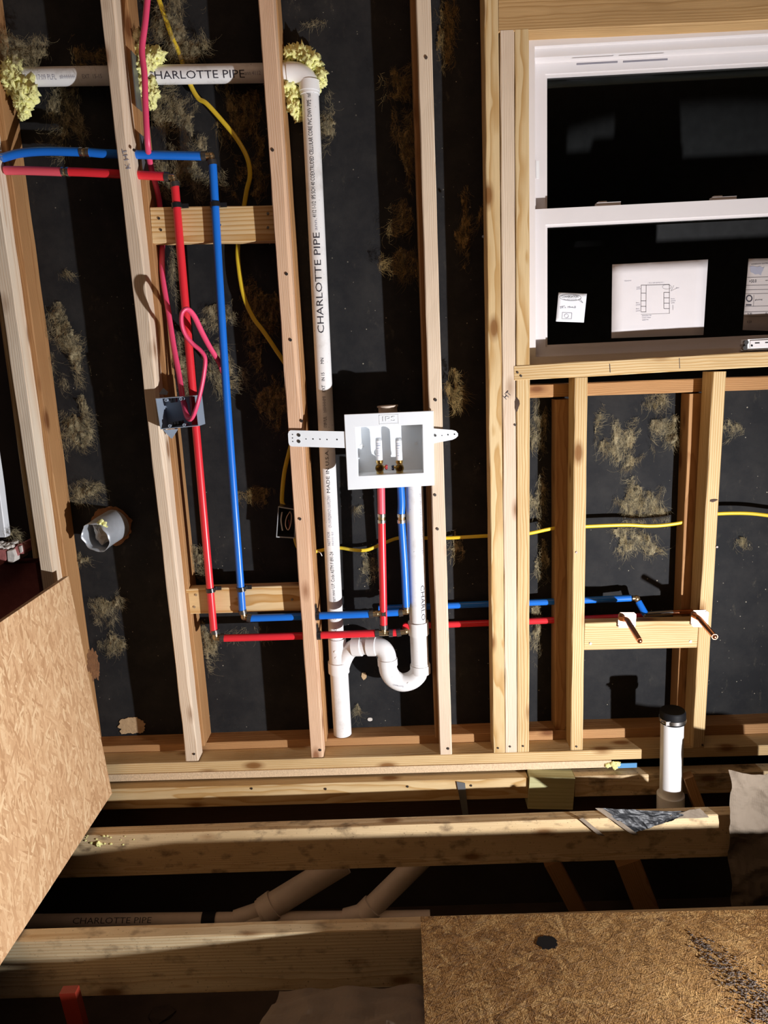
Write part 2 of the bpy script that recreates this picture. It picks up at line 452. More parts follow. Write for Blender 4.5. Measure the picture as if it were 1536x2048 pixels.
def text_mesh(txt, size, sx=1.0):
    cu = bpy.data.curves.new('t', 'FONT'); cu.body = txt; cu.size = size; cu.resolution_u = 2
    o = bpy.data.objects.new('t', cu); COL.objects.link(o)
    dg = bpy.context.evaluated_depsgraph_get(); dg.update()
    me = bpy.data.meshes.new_from_object(o.evaluated_get(dg))
    vs = [(v.co.x*sx, v.co.y) for v in me.vertices]; fs = [tuple(p.vertices) for p in me.polygons]
    bpy.data.objects.remove(o); bpy.data.curves.remove(cu); bpy.data.meshes.remove(me)
    return vs, fs
def flat_text(name, txt, origin, u, v, size, mat, parent, sx=1.0, width=None):
    vs, fs = text_mesh(txt, size, sx)
    if not vs: return
    if width:
        k = width/max(x for x, y in vs); vs = [(x*k, y) for x, y in vs]
    o = link(name, [Vector(origin)+Vector(u)*x+Vector(v)*y for x, y in vs], fs, mat)
    put(o, parent); return o
def wrap_text(name, txt, start, u, up, r, size, mat, parent, width, th0=0.0, face=Vector((0, -1, 0))):
    vs, fs = text_mesh(txt, size)
    k = width/max(x for x, y in vs)
    bm = bmesh.new(); bv = [bm.verts.new((x*k, y-size*.35, 0)) for x, y in vs]
    for f in fs:
        try: bm.faces.new([bv[i] for i in f])
        except Exception: pass
    for i in range(-4, 5):
        bmesh.ops.bisect_plane(bm, geom=bm.verts[:]+bm.edges[:]+bm.faces[:], plane_co=(0, i*size*.12, 0), plane_no=(0, 1, 0))
    bm.verts.ensure_lookup_table()
    for i, v in enumerate(bm.verts): v.index = i
    u = Vector(u).normalized(); face = (face-u*face.dot(u)).normalized(); up = Vector(up); up = (up-u*up.dot(u)-face*up.dot(face)).normalized()
    out = []
    for v in bm.verts:
        th = th0+v.co.y/r; out.append(Vector(start)+u*v.co.x+(face*math.cos(th)+up*math.sin(th))*(r+.0004))
    fs2 = [tuple(v.index for v in f.verts) for f in bm.faces]; bm.free()
    o = link(name, out, fs2, mat); put(o, parent); return o

# ------------------------------------------------------------------ the setting
BK = .135
wb = MB()
def slab(x0, x1, z0, z1, y0=BK, y1=BK+.02): wb.box((x0, y0, z0), (x1, y1, z1))
slab(-1.02, .375, .035, 2.6); slab(.375, 1.5, .035, 1.075); slab(.375, 1.5, 2.05, 2.6)
struct(wb.make('wall_back', 'black_felt'))
struct(MB().box((-2.2, -2.6, -.66), (2.0, .3, -.62)).make('floor_crawlspace', 'soil'))
struct(MB().box((-2.2, .16, -.64), (2.0, .2, .0)).make('wall_foundation', 'foundation'))
struct(MB().box((-1.42, .165, -.64), (-1.02, .2, 2.6)).make('wall_left_return', 'foundation'))
struct(MB().box((-1.46, -2.6, -.64), (-1.42, .2, 2.6)).make('wall_left', 'foundation'))
# room behind the camera is not seen

# ------------------------------------------------------------------ old framing (behind)
OG = 'old dark studs behind the new framing'
def old_stud(lab, e0, e1, w, y0=.052, y1=BK-.001, mat='old_pine', z0=.062, z1=None):
    A = P(*e0, Y=y0); B = P(*e1, Y=y0)
    x0 = (A.x+B.x)/2
    return board('old_stud', lab, 'stud', None, None, w, y0, y1, mat, OG, world=((x0, y0, z0), (x0, y0, z1 or 2.35)))
old_stud('orange-brown old stud at far left, behind the whitish new stud', (0, 700), (0, 700), .04)
bpy.data.objects.remove(bpy.data.objects['old_stud'])
def ostud(lab, x, w, z0=.062, z1=2.35, y0=.052, mat='old_pine'):
    return board('old_stud', lab, 'stud', None, None, w, y0, BK-.001, mat, OG, world=((x, y0, z0), (x, y0, z1)))
ostud('orange-brown old stud at far left, its face showing beside the whitish stud', -1.028, .042, z0=-.02)
ostud('orange-brown old stud directly behind the stud that carries the blue-grey electrical box', -.672, .040)
ostud('orange-brown old stud behind the reddish stud left of the tall white vent pipe', -.296, .040)
ostud('dark brown old stud peeking out left of the stud right of the washer box', .079, .040)
ostud('brown old stud left of the doubled jack studs beside the window', .262, .06)
ostud('orange old cripple stud left behind the thin cripple stud below the window', .449, .040, z1=1.07, y0=.075)
ostud('orange old cripple stud behind the right cripple stud with the copper stub-out', .820, .040, z1=1.07, y0=.075)
board('old_plate', 'dark orange-brown old bottom plate along the foot of the black wall', 'plate', None, None, .045, .071, BK+.015, 'old_pine', None,
      world=((-1.02, .071, .061), (1.3, .071, .061)))
sl = board('old_sill', 'knotty orange old window sill board below and behind the new sill', 'sill', (1054, 770), (1560, 752), .036, .076, .134, 'old_pine', None)

# ------------------------------------------------------------------ new framing
def nstud(lab, x0, x1, ztop, zbot, w=.036, y1=.050, mat='pale_pine', wane=0, name='wall_stud', group='new wall studs'):
    return board(name, lab, 'stud', None, None, w, 0, y1, mat, group, world=((x0, 0, zbot), (x1, 0, ztop)), wane=wane)
ZP = .035
s0 = nstud('whitish streaked stud at the far left whose foot is hidden by the leaning strand board', -1.037, -1.037, 2.4, -.018, .036, .052, 'white_pine')
sa = nstud('pale stud with the blue-grey electrical box fixed to its right side', -.678, -.686, 2.4, .042, .037, .052, 'pale_pine', wane=.012)
sb = nstud('reddish fir stud with round knots, immediately left of the white vent stack', -.299, -.295, 2.4, .040, .037, .052, 'fir', wane=.012)
sc = nstud('tan stud right of the washer box, holding the short tapered strap', .089, .091, 2.4, ZP, .036, .038, 'pale_pine')
d1 = nstud('yellow full-height king stud, leftmost of the three nailed together beside the window', .2485, .257, 2.4, ZP, .035, .07, 'pine')
d2 = nstud('smooth pale stud in the middle of the three beside the window', .2843, .2935, 1.980, ZP, .035, .07, 'pale_pine')
d3 = nstud('knotty yellow trimmer stud, upper length next to the white window frame', .328, .330, 1.980, 1.171, .035, .07, 'pine')
d4 = nstud('knotty yellow trimmer stud, lower length under the left end of the window sill', .3205, .328, 1.135, ZP, .035, .07, 'pine')
zc = P(1165, 755, Y=0).z
e = nstud('yellow cripple stud under the window, left end of the copper pipe blocking', .480, .483, zc, ZP, .035, .07, 'pine', group='cripple studs')
f_ = nstud('cripple stud under the window, right one with the copper stub-out and dark bark flaw', .840, .852, 1.13, .03, .035, .07, 'pine', group='cripple studs')
nails(sa, [(388, 1508), (268, 300)], -.0012, .0035); nails(sb, [(600, 1038), (640, 1500), (545, 300), (573, 548), (581, 680), (603, 842)], -.0012, .004)
nails(sc, [(852, 115), (871, 800), (896, 1497), (875, 1058), (870, 990)], -.0012, .004)
nails(d1, [(996, 1496), (966, 473)], -.0012, .003); nails(d2, [(1020, 1493), (1030, 850)], -.0012, .003); nails(d3, [], 0); nails(d4, [(1046, 1492)], -.0012, .003)
nails(e, [(1153, 1493), (1153, 1105)], -.0012, .003); nails(f_, [(1405, 1490), (1434, 1094)], -.0012, .003)
# header and sill
hd = board('window_header', 'thick brown header beam across the top of the window', 'header', (997, -75), (1640, -105), .1515, 0, .060, 'header_pine', None)
ns = board('window_sill_plate', 'light new sill board with pencil marks under the window', 'sill', (1028, 731), (1640, 697), .040, -.001, .072, 'pine', None)
nails(ns, [(1035, 745), (1042, 752)], -.002, .003)
for (x, y0, y1) in ((1219, 728, 745), (1358, 716, 737)):
    mk = MB(); a, b = P(x, y0, Y=-.0016), P(x+1, y1, Y=-.0016); mk.prism([a, a+Vector((.0015, 0, 0)), b+Vector((.0015, 0, 0)), b], (0, -.0002, 0)); o = mk.make('pencil_mark', 'ink'); put(o, ns)
# knot on trimmer
kn = MB().ball(P(1034, 808, Y=.002), .012, 2, .3, (.8, .25, 1.7)).make('dark_knot', 'dark_board'); kn['label'] = 'dark bark-filled knot'; put(kn, d4)
kn = MB().ball(P(1427, 1000, Y=.002), .012, 2, .3, (1.3, .2, .5)).make('bark_flaw', 'dark_board'); kn['label'] = 'dark slanting bark flaw'; put(kn, f_)
# bottom plate and subfloor strip, joists
bp = board('bottom_plate', 'light new bottom plate that all the wall studs stand on', 'plate', None, None, .033, 0, .07, 'pine', None,
           world=((-.965, 0, .040), (1.35, 0, .027)))
nails(bp, [], 0)
ss = MB().box((-.96, -.002, -.020), (.60, BK, .0025)).make('subfloor_strip', 'strip_edge'); tag(ss, 'narrow flaky strand board edge under the bottom plate', 'board')
ss.rotation_euler.y = math.radians(.32)
J = 'floor joists left open'
def jst(lab, x0, x1, y0, y1, zt, h, mat, name='floor_joist', z1=None, cat='joist'):
    return board(name, lab, cat, None, None, h, y0, y1, mat, J, world=((x0, y0, zt), (x1, y0, zt if z1 is None else z1)))
j1 = jst('yellow joist right under the bottom plate, farthest of the open joists', -1.2, .345, -.034, .014, -.021, .068, 'pine', z1=-.030)
j1b = jst('brown joist section under the plate, right of the greenish block', .485, 1.5, -.030, .014, -.034, .068, 'dirty_pine', z1=-.040)
blk = jst('greenish stained wood block between the two joist sections under the plate', .349, .482, -.045, .014, -.022, .105, 'treated', 'wood_block', -.030, 'block')
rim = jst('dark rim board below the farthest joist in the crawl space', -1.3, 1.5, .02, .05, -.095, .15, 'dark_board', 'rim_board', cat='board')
j2 = jst('weathered middle joist with the torn black wrap lying on it', -1.3, 1.35, -.232, -.194, -.038, .130, 'dirty_pine', z1=-.034)
j3 = jst('stained front joist running under the floor sheet, closest to the camera', -1.35, .9, -.618, -.580, -.026, .150, 'stained_joist', z1=-.020)
nails(j1, [(503, 1577), (651, 1578), (815, 1573), (942, 1571)], -.0352, .0035)
# OSB sheets
E0 = P(841, 1833, Z=0); 
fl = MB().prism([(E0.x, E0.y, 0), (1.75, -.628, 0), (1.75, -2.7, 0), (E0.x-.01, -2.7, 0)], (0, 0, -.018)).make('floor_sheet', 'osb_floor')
tag(fl, 'rough brown strand board subfloor sheet at lower right with a black spot', 'board')
sp_ = MB(); c = P(1095, 1885, Z=.0004); pts = []
for k in range(26):
    a = k/26*6.283; rr = .018*(1+.45*noise.noise(Vector((math.cos(a)*2.3, math.sin(a)*2.3, 4))))
    pts.append(c+Vector((math.cos(a)*rr*1.15, math.sin(a)*rr, 0)))
sp_.prism(pts, (0, 0, .0003)); o = sp_.make('black_spot', 'black_rubber'); put(o, fl)
T0 = P(137, 1152, Y=-.006); T1 = P(0, 1245, Z=T0.z); B0 = P(224, 1587, Z=-.020); B1 = P(0, 1931, Z=-.020)
T2 = T0+(T1-T0)*3.2; B2 = B0+(B1-B0)*2.2
nrm = (T0-B0).cross(B1-B0).normalized()
if nrm.x > 0: nrm = -nrm
# local frame so that the strand pattern lies in the sheet
up_ = (T0-B0).normalized(); al = (B1-B0); al = (al-up_*al.dot(up_)).normalized()
def loc2(p): d = p-B0; return Vector((d.dot(al), d.dot(up_), d.dot(nrm)))
pl = [loc2(p) for p in (B0, B2, T2, T0)]
n2 = up_.cross(al)
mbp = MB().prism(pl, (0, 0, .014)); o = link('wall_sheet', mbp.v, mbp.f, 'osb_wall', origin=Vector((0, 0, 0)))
mw = Matrix.Identity(4)
for i in range(3): mw[i][0] = al[i]; mw[i][1] = up_[i]; mw[i][2] = nrm[i]; mw[i][3] = B0[i]
o.matrix_world = mw
tag(o, 'light strand board sheet standing along the left side, brightly lit', 'board')
bm = bmesh.new(); bm.from_mesh(o.data); bmesh.ops.recalc_face_normals(bm, faces=bm.faces); bm.to_mesh(o.data); bm.free()

# ------------------------------------------------------------------ blocking
def nog(lab, e0, e1, w, y0, y1, nl=(), mat='striped_pine'):
    o = board('blocking', lab, 'blocking', e0, e1, w, y0, y1, mat, 'horizontal blocking between studs'); nails(o, nl, y0-.0012, .0035, 'steel'); return o
n1 = nog('upper striped blocking board behind the red and blue supply pipes', (300, 415), (557, 410), .090, .052, .090, [(318, 437), (322, 460), (440, 450), (536, 427), (536, 455)])
n2_ = nog('lower striped blocking board behind the red and blue supply pipes', (372, 1178), (607, 1171), .078, .052, .090, [(392, 1190), (389, 1214), (584, 1199)])
n3 = nog('pale blocking board carrying the two copper stub-outs below the window', (1170, 1246), (1404, 1241), .083, .004, .042, [(1181, 1287), (1381, 1283)], 'pine')

# ------------------------------------------------------------------ left opening: thin strip, brick and old frame
o = board('trim_strip', 'thin weathered wood strip hanging left of the far left stud', 'strip', None, None, .012, .03, .05, 'pine', None,
          world=(P(66, 1117, Y=.03), P(-12, 560, Y=.03)))
bk = thing('brick_course', 'broken red brick with mortar at the left edge beside the strand board', 'brick', P(20, 1110, Y=.05))
def chunk(nm, poly, y, d, mat, sd):
    pts = [P(*p, Y=y+.004*noise.noise(Vector((p[0]*.3, p[1]*.3, sd)))) for p in poly]; o = MB().prism(pts[::-1], (0, d, 0)).make(nm, mat); put(o, bk)
    bv = o.modifiers.new('edge', 'BEVEL'); bv.width = .002; bv.segments = 2; return o
chunk('brick', [(-30, 1100), (13, 1099), (13, 1119), (6, 1128), (-4, 1134), (-30, 1137)], .02, .10, 'brick', 1)
chunk('brick', [(26, 1098), (36, 1089), (46, 1086), (50, 1100), (49, 1108), (37, 1108), (33, 1116), (28, 1112)], .035, .10, 'brick', 2)
chunk('mortar_joint', [(13, 1102), (25, 1100), (29, 1112), (30, 1122), (24, 1127), (15, 1125)], .018, .08, 'mortar', 3)
chunk('mortar_joint', [(37, 1093), (43, 1091), (45, 1104), (40, 1107)], .032, .04, 'mortar', 4)
mb = MB()
for (x, y, r) in ((4, 1092, .010), (12, 1088, .007), (20, 1092, .009), (30, 1084, .008), (0, 1086, .008), (10, 1096, .006)): mb.ball(P(x, y, Y=.03), r, 2, .9, (1.4, 1, .7), x)
o = mb.make('mortar_rubble', 'mortar'); o['kind'] = 'stuff'; put(o, bk)
a = P(-20, 1110, Y=.10)
o = MB().box((-1.40, .10, -.2), (-1.10, .16, a.z-.03)).make('brick_wall', 'brick'); tag(o, 'dark red brickwork in shadow behind the left strand board', 'brickwork')
o = board('window_casing', 'white painted vertical casing strip at the left picture edge', 'trim', None, None, .028, .02, .05, 'pale_pine', None,
          world=(P(-8, 1075, Y=.02), P(-34, 880, Y=.02)))
o.data.materials[0] = MATS['white_trim']

# ------------------------------------------------------------------ window
win = thing('window_1', 'white double hung vinyl window over dark glass at upper right', 'window', (1.0, .09, 1.2))
del win['label'], win['category']; win['kind'] = 'structure'
L0 = P(1056, 400, Y=.06).x; TZ = P(1056, 81, Y=.06).z; BZ = P(1060, 728, Y=.06).z-.012; R0 = 1.62
slp = -.0065   # the unit sits a hair out of level
def wbx(mb, x0, y0, z0, x1, y1, z1): mb.box((x0, y0, z0), (x1, y1, z1))
mb = MB()
wbx(mb, L0, .055, BZ, L0+.018, .150, TZ); wbx(mb, R0-.03, .055, BZ, R0, .150, TZ)
wbx(mb, L0+.018, .055, TZ-.016, R0-.03, .150, TZ); wbx(mb, L0+.018, .072, TZ-.036, R0-.03, .150, TZ-.016)
wbx(mb, L0+.018, .090, BZ+.01, L0+.026, .150, TZ-.03); wbx(mb, L0+.018, .055, BZ, R0-.03, .150, BZ+.03)
o = mb.make('window_frame', 'vinyl'); put(o, win)
# upper sash
def sash(nm, x0, x1, z0, z1, y0, y1, st, tr, br, mat='vinyl'):
    mb = MB()
    wbx(mb, x0, y0, z0, x0+st, y1, z1); wbx(mb, x1-st, y0, z0, x1, y1, z1)
    wbx(mb, x0+st, y0, z1-tr, x1-st, y1, z1); wbx(mb, x0+st, y0, z0, x1-st, y1, z0+br)
    d = .005; wbx(mb, x0+st, y0+d, z1-tr-.006, x1-st, y1, z1-tr); wbx(mb, x0+st, y0+d, z0+br, x1-st, y1, z0+br+.006); wbx(mb, x0+st, y0+d, z0+br+.006, x0+st+.006, y1, z1-tr-.006)
    o = mb.make(nm, mat); put(o, win)
    g = MB(); wbx(g, x0+st+.002, (y0+y1)/2, z0+br, x1-st, (y0+y1)/2+.003, z1-tr); o2 = g.make('pane', 'window_glass'); put(o2, o); return o
z_top_glass = P(1094, 160, Y=.12).z; zmid = P(1075, 419, Y=.085).z
us = sash('upper_sash', L0+.026, R0-.03, zmid-.045, TZ-.036, .112, .140, .030, .026, .03)
gx0 = P(1094, 560, Y=.09).x
zlb = P(1094, 690, Y=.09).z
ls = sash('lower_sash', L0+.014, R0-.03, BZ+.03, zmid, .080, .108, gx0-.006-(L0+.014), .040, max(.02, zlb-BZ-.036))
o = MB().box((L0+.05, .1405, TZ-.087), (R0-.06, .146, TZ-.055)).make('glass_spacer', 'seal_grey'); put(o, win)
# sash latches, slots and tilt lever
for (x, y) in ((1215, 407), (1445, 396)):
    c = P(x, y+3, Y=.10); mb = MB(); mb.box((c.x-.032, .088, c.z-.004), (c.x+.032, .108, c.z+.005)); mb.box((c.x-.026, .092, c.z+.005), (c.x-.004, .106, c.z+.009))
    o = mb.make('sash_latch', 'vinyl'); put(o, win)
for x0, x1, y0, y1 in ((1153, 1235, 128, 124), (1246, 1335, 123, 119)):
    a = P(x0, y0, Z=TZ-.036) ; b = P(x1, y1, Z=TZ-.036)
    a = P(x0, y0, Y=.0718); b = P(x1, y1, Y=.0718)
    mb = MB(); mb.box((a.x, .0705, (a.z+b.z)/2-.002), (b.x, .0725, (a.z+b.z)/2+.002)); o = mb.make('frame_slot', 'grey_ink'); put(o, win)
a = P(1075, 340, Y=.09); mb = MB(); mb.box((a.x-.004, .087, a.z-.022), (a.x+.004, .0905, a.z+.022)); o = mb.make('sash_clip', 'white_fitting'); put(o, win)
# dark backdrop panel added beyond the glass, its grey standing in for night
o = MB().box((.2, .9, .6), (2.6, .92, 2.6)).make('night_backdrop', 'night_outside'); struct(o)

# papers on the glass
YG = .0925
def sheet(name, lab, cat, corners, mat, y=YG, curl=.004):
    c = [P(*p, Y=y) for p in corners]; n = 8; vs = []; fs = []
    for j in range(n+1):
        for i in range(n+1):
            u, v = i/n, j/n; p = (c[0]*(1-u)+c[1]*u)*(1-v)+(c[3]*(1-u)+c[2]*u)*v
            p.y -= curl*(noise.noise(Vector((u*2, v*2, c[0].x)))*.5+.5)*(abs(u-.5)+abs(v-.5)); vs.append(p)
    fs = [(j*(n+1)+i, (j+1)*(n+1)+i, (j+1)*(n+1)+i+1, j*(n+1)+i+1) for j in range(n) for i in range(n)]
    o = link(name, vs, fs, mat, smooth=True); sm = o.modifiers.new('thick', 'SOLIDIFY'); sm.thickness = .0003; sm.offset = 1
    tag(o, lab, cat); return o
def on(px, py, y): return P(px, py, Y=y)
nt = sheet('sticky_note', 'small white note with a speech bubble printed on top, stuck on the lower glass', 'note', [(1117, 585), (1173.6, 587.6), (1167.6, 645), (1111.7, 643)], 'label_white', curl=.0008)
YT = YG-.0013
def ln(mb, a, b, w=.0007, y=YT):
    a = P(*a, Y=y); b = P(*b, Y=y); d = (b-a).normalized(); q = Vector((-d.z, 0, d.x))*w/2
    mb.prism([a-q, b-q, b+q, a+q], (0, -.0001, 0))
def ellipse(mb, cx, cy, rx, ry, y=YT, w=.0007, rot=0, n=28):
    for k in range(n):
        a0, a1 = 6.2832*k/n, 6.2832*(k+1)/n
        ln(mb, (cx+rx*math.cos(a0), cy+ry*math.sin(a0)+rot*rx*math.cos(a0)), (cx+rx*math.cos(a1), cy+ry*math.sin(a1)+rot*rx*math.cos(a1)), w, y)
mb = MB(); yn = YG-.0013; ellipse(mb, 1141, 595, 21.5, 6.5, yn, rot=.03); ln(mb, (1157, 600), (1166, 606), .0008, yn); ln(mb, (1166, 606), (1160, 598), .0008, yn)
o = mb.make('speech_bubble', 'ink'); put(o, nt)
flat_text('note_print', 'CONVERSATION', on(1123, 596, yn), (.999, 0, -.03), (0, 0, 1), .009, 'ink', nt, width=.046)
flat_text('note_print', 'the ideal tool set', on(1127, 600, yn), (.999, 0, -.03), (0, 0, 1), .0045, 'grey_ink', nt, width=.036)
mb = MB()
for (x0, y0, x1, y1) in ((1125, 625, 1144, 626), (1144, 626, 1143, 638), (1143, 638, 1124, 638), (1124, 638, 1125, 625), (1120, 614, 1130, 612), (1137, 614, 1151, 616)): ln(mb, (x0, y0), (x1, y1), .0008, yn)
ellipse(mb, 1133, 632, 4, 4, yn, .0008); o = mb.make('pen_sketch', 'grey_ink'); put(o, nt)
flat_text('pen_note', '24 x 10 x 6', on(1120, 617, yn), (1, 0, 0), (0, 0, 1), .007, 'grey_ink', nt, width=.044)
ps = sheet('floor_plan_sheet', 'large white printed plan sheet taped in the middle of the lower glass', 'paper', [(1224.5, 529), (1416, 519), (1406.6, 670), (1222.7, 676.5)], 'white_paper', curl=.0008)
mb = MB()
for k in range(5):
    y = (570.5, 586.5, 602, 613, 624)[k]; ln(mb, (1282.5, y), (1292.5, y))
ln(mb, (1282.5, 570.5), (1282, 624)); ln(mb, (1292.5, 570.5), (1292, 624)); ln(mb, (1292.5, 570.5), (1339, 569)); ln(mb, (1339, 569), (1339, 627)); ln(mb, (1282, 629), (1339, 627), .0004)
for y in (585, 596, 606.5, 617.5): ln(mb, (1328, y), (1339, y))
ln(mb, (1328, 585), (1328, 617.5)); ellipse(mb, 1334, 574, 9, 4.5, w=.0004); ln(mb, (1342, 582), (1348, 571), .0004); ln(mb, (1342, 582), (1355, 576), .0004)
ln(mb, (1346, 610), (1346, 620), .0005)
o = mb.make('plan_drawing', 'ink'); put(o, ps)
for (x, y, s, w) in ((1249, 563, 'General', .018), (1295, 567.5, '-- 96 in. wall opening run --', .045), (1273, 576, 'wall', .009), (1273, 579, 'panel', .011), (1272, 607, 'line', .009), (1272, 611, 'panel', .011), (1272, 619, 'line', .009), (1272, 623, 'panel', .011), (1284, 633, 'dishwasher left', .026), (1284, 637, 'washer drain', .024), (1284, 641, 'supply line', .018), (1342, 599, 'base', .01), (1342, 603, 'panel', .012), (1342, 607, 'unit', .01), (1352, 577, 'door', .009)):
    flat_text('plan_note', s, on(x, y, YT), (1, 0, .012), (0, 0, 1), .0045, 'grey_ink', ps, width=w)
el = sheet('window_rating_label', 'grey printed rating label with a small map, at the right edge of the glass', 'label', [(1497, 517.5), (1600, 515), (1600, 664), (1485, 660)], 'grey_label', curl=.0008)
yl = YG-.0013; mb = MB()
mp_ = [(1499.5, 533), (1506, 532), (1515, 534), (1520, 532), (1526, 536), (1529, 533), (1526, 541), (1523, 546), (1522, 551), (1517, 548), (1510, 549), (1506, 546), (1501, 544)]
mb.prism([P(*p, Y=yl) for p in mp_][::-1], (0, -.0001, 0)); o = mb.make('map_outline', 'grey_ink'); put(o, el)
mb = MB()
for y in (555, 571, 580, 588, 613, 624, 633): ln(mb, (1493-(y-555)*.05, y), (1560, y-1.5), .0006, yl)
ln(mb, (1508, 590), (1507, 613), .0005, yl); ellipse(mb, 1498.5, 597, 5.5, 6, yl, .003); ln(mb, (1492, 610), (1503, 610), .003, yl)
o = mb.make('label_rule', 'ink'); put(o, el)
for (x, y, s, w, h) in ((1498, 566, '+50.0', .020, .012), (1495, 630, '0.30', .012, .008), (1531, 629, '0.26', .014, .008), (1494, 646, '0.23', .012, .009), (1502, 530, 'WINDOW RATING', .05, .005), (1510, 601, 'glazing', .02, .005), (1530, 563, '-', .008, .01)):
    flat_text('label_print', s, on(x, y, yl), (1, 0, .02), (0, 0, 1), h, 'ink', el, width=w)
# receptacle lying on the sill
c = P(1492, 700, Y=.02); rc = thing('receptacle', 'loose white wall outlet with metal ears lying on the window sill', 'outlet', c)
zb = ns.matrix_world.translation.z
a = P(1499, 695, Y=.0); mb = MB(); x0 = a.x; z0 = P(1500, 701.5, Y=0).z
mb.box((x0, .012, z0+.001), (x0+.10, .05, z0+.030)); o = mb.make('outlet_body', 'white_fitting'); put(o, rc)
mb = MB(); mb.box((x0+.006, .009, z0+.007), (x0+.085, .013, z0+.026)); o = mb.make('outlet_face', 'vinyl'); put(o, rc)
mb = MB(); mb.box((x0+.018, .0075, z0+.018), (x0+.03, .0095, z0+.020)); mb.tube([(x0+.01, .0075, z0+.013), (x0+.01, .0095, z0+.013)], .0025, 10); mb.box((x0+.045, .0075, z0+.018), (x0+.055, .0095, z0+.020)); o = mb.make('outlet_slot', 'black_plastic'); put(o, rc)
mb = MB(); mb.box((x0-.014, .014, z0+.002), (x0+.105, .016, z0+.006)); mb.tube([(x0-.008, .006, z0+.008), (x0-.008, .02, z0+.008)], .006, 10); mb.tube([(x0-.004, .01, z0+.022), (x0-.004, .02, z0+.022)], .006, 12); mb.box((x0-.012, .012, z0+.012), (x0, .03, z0+.018)); o = mb.make('metal_yoke', 'steel'); put(o, rc)

# ------------------------------------------------------------------ white drain and vent assembly
YV = .098
RV = .0230
vs_ = thing('vent_stack', 'white plastic vent stack with elbow, wye and looping trap for the washer', 'pipe', P(686, 1486, Y=YV))
def pp(name, pts, r, mat='white_pvc', parent=None, seg=40, lab=None):
    o = MB().tube(pts, r, seg).make(name, mat, smooth=True); put(o, parent)
    if lab: o['label'] = lab
    return o
hA = P(-60, 156, Y=YV); hB = P(592, 145, Y=YV)
# elbow centre
eb = P(616, 151, Y=YV); vT = P(620, 186, Y=YV); vB = P(673, 1282, Y=YV)
hp = pp('horizontal_pipe', [hA, hB], RV, parent=vs_)
xu = (hB-hA).normalized(); dv = (vB-vT).normalized()
elb = smoothpath([P(575, 146, Y=YV), P(590, 146, Y=YV), P(603, 150, Y=YV), P(613, 158, Y=YV), P(618, 170, Y=YV), P(620, 190, Y=YV)], 6)
el_ = pp('elbow', elb, .0258, 'white_fitting', vs_)
o = MB().tube([P(618.6, 163, Y=YV), P(619.2, 184, Y=YV)], .0278, 40).make('elbow_hub', 'white_fitting', smooth=True); put(o, el_)
vp = pp('vertical_pipe', [vT, vB], RV, parent=vs_)
wrap_text('pipe_lettering', 'CHARLOTTE PIPE', P(294, 150.03, Y=YV), xu, (0, 0, 1), RV, .026, 'ink', hp, (P(492, 146, Y=YV)-P(294, 149, Y=YV)).length, -.36)
wrap_text('pipe_lettering', 'ann 4112', P(492, 146.69, Y=YV), xu, (0, 0, 1), RV, .013, 'grey_ink', hp, .042, -.3)
wrap_text('pipe_lettering', '08.01/22/25  17:09 PLFL', P(30, 154.48, Y=YV), xu, (0, 0, 1), RV, .017, 'grey_ink', hp, .118, -.36)
wrap_text('pipe_lettering', '#IIHHHHHH', P(126, 152.86, Y=YV), xu, (0, 0, 1), RV, .012, 'grey_ink', hp, .040, -.36)
wrap_text('pipe_lettering', 'EXT  15-15', P(170, 152.12, Y=YV), xu, (0, 0, 1), RV, .013, 'grey_ink', hp, .052, -.36)
# vertical lettering reads upwards
def vtext(y0, y1, s, size, mat, th=0):
    k = lambda y: vT+(vB-vT)*((y-186)/(1282-186))
    # pixel row to place on the axis
    def at(y):
        lo, hi = 0., 1.
        px0, py0 = 620, 186; x = 620+(673-620)*((y-186)/(1096)); return P(x, y, Y=YV)
    a, b = at(y0), at(y1)
    wrap_text('pipe_lettering', s, a, -dv, (-1, 0, 0), RV, size, mat, vp, (b-a).length, th)
vtext(668, 468, 'CHARLOTTE PIPE', .026, 'ink', -.02)
vtext(464, 440, 'ann.', .012, 'grey_ink', 0); vtext(438, 192, '4112 1-1/2  IPS SCH 40 COEXTRUDED CELLULAR CORE PVC DWV PIPE  nsf', .0155, 'ink', .08)
vtext(728, 716, 'MN', .013, 'ink'); vtext(762, 745, 'IN 15', .013, 'ink'); vtext(784, 770, 'EXT', .013, 'ink')
vtext(824, 792, 'HIIHHHMI', .013, 'grey_ink'); vtext(900-45, 832, '17:09 PLFL', .013, 'ink')
vtext(984, 898, 'MADE IN U.S.A.', .014, 'ink'); vtext(1052, 988, 'CP-119-FPS;DWV/CP-110-FPC-DWV', .013, 'grey_ink')
vtext(1088, 1060, 'NOT FOR', .011, 'grey_ink', .25); vtext(1088, 1060, 'PRESSURE', .011, 'grey_ink', -.3)
vtext(1200, 1100, 'narr.mmr U.P. Code ASTM F 891-24', .0145, 'ink'); vtext(1235, 1225, 'CORE', .012, 'ink'); vtext(1262, 1252, 'OO', .012, 'ink')
# wye and lower stub
RL = .0280; RW = .0262
wy = thing('wye', '', '', P(680, 1310, Y=YV)); del wy['label'], wy['category']; put(wy, vs_)
pp('wye_body', [P(674, 1276, Y=YV), P(677, 1345, Y=YV)], RL*.97, 'white_fitting', wy)
pp('wye_hub', [P(677, 1323, Y=YV), P(678, 1344, Y=YV)], .0325, 'white_fitting', wy)
pp('wye_branch', smoothpath([P(682, 1335, Y=YV), P(688, 1318, Y=YV), P(697, 1303, Y=YV-.005), P(709, 1295, Y=YV-.012), P(722, 1292.5, Y=YV-.018)], 6), .0255, 'white_fitting', wy)
pp('coupling', [P(707, 1292.5, Y=YV-.013), P(723.5, 1292, Y=YV-.020)], .0305, 'white_fitting', wy)
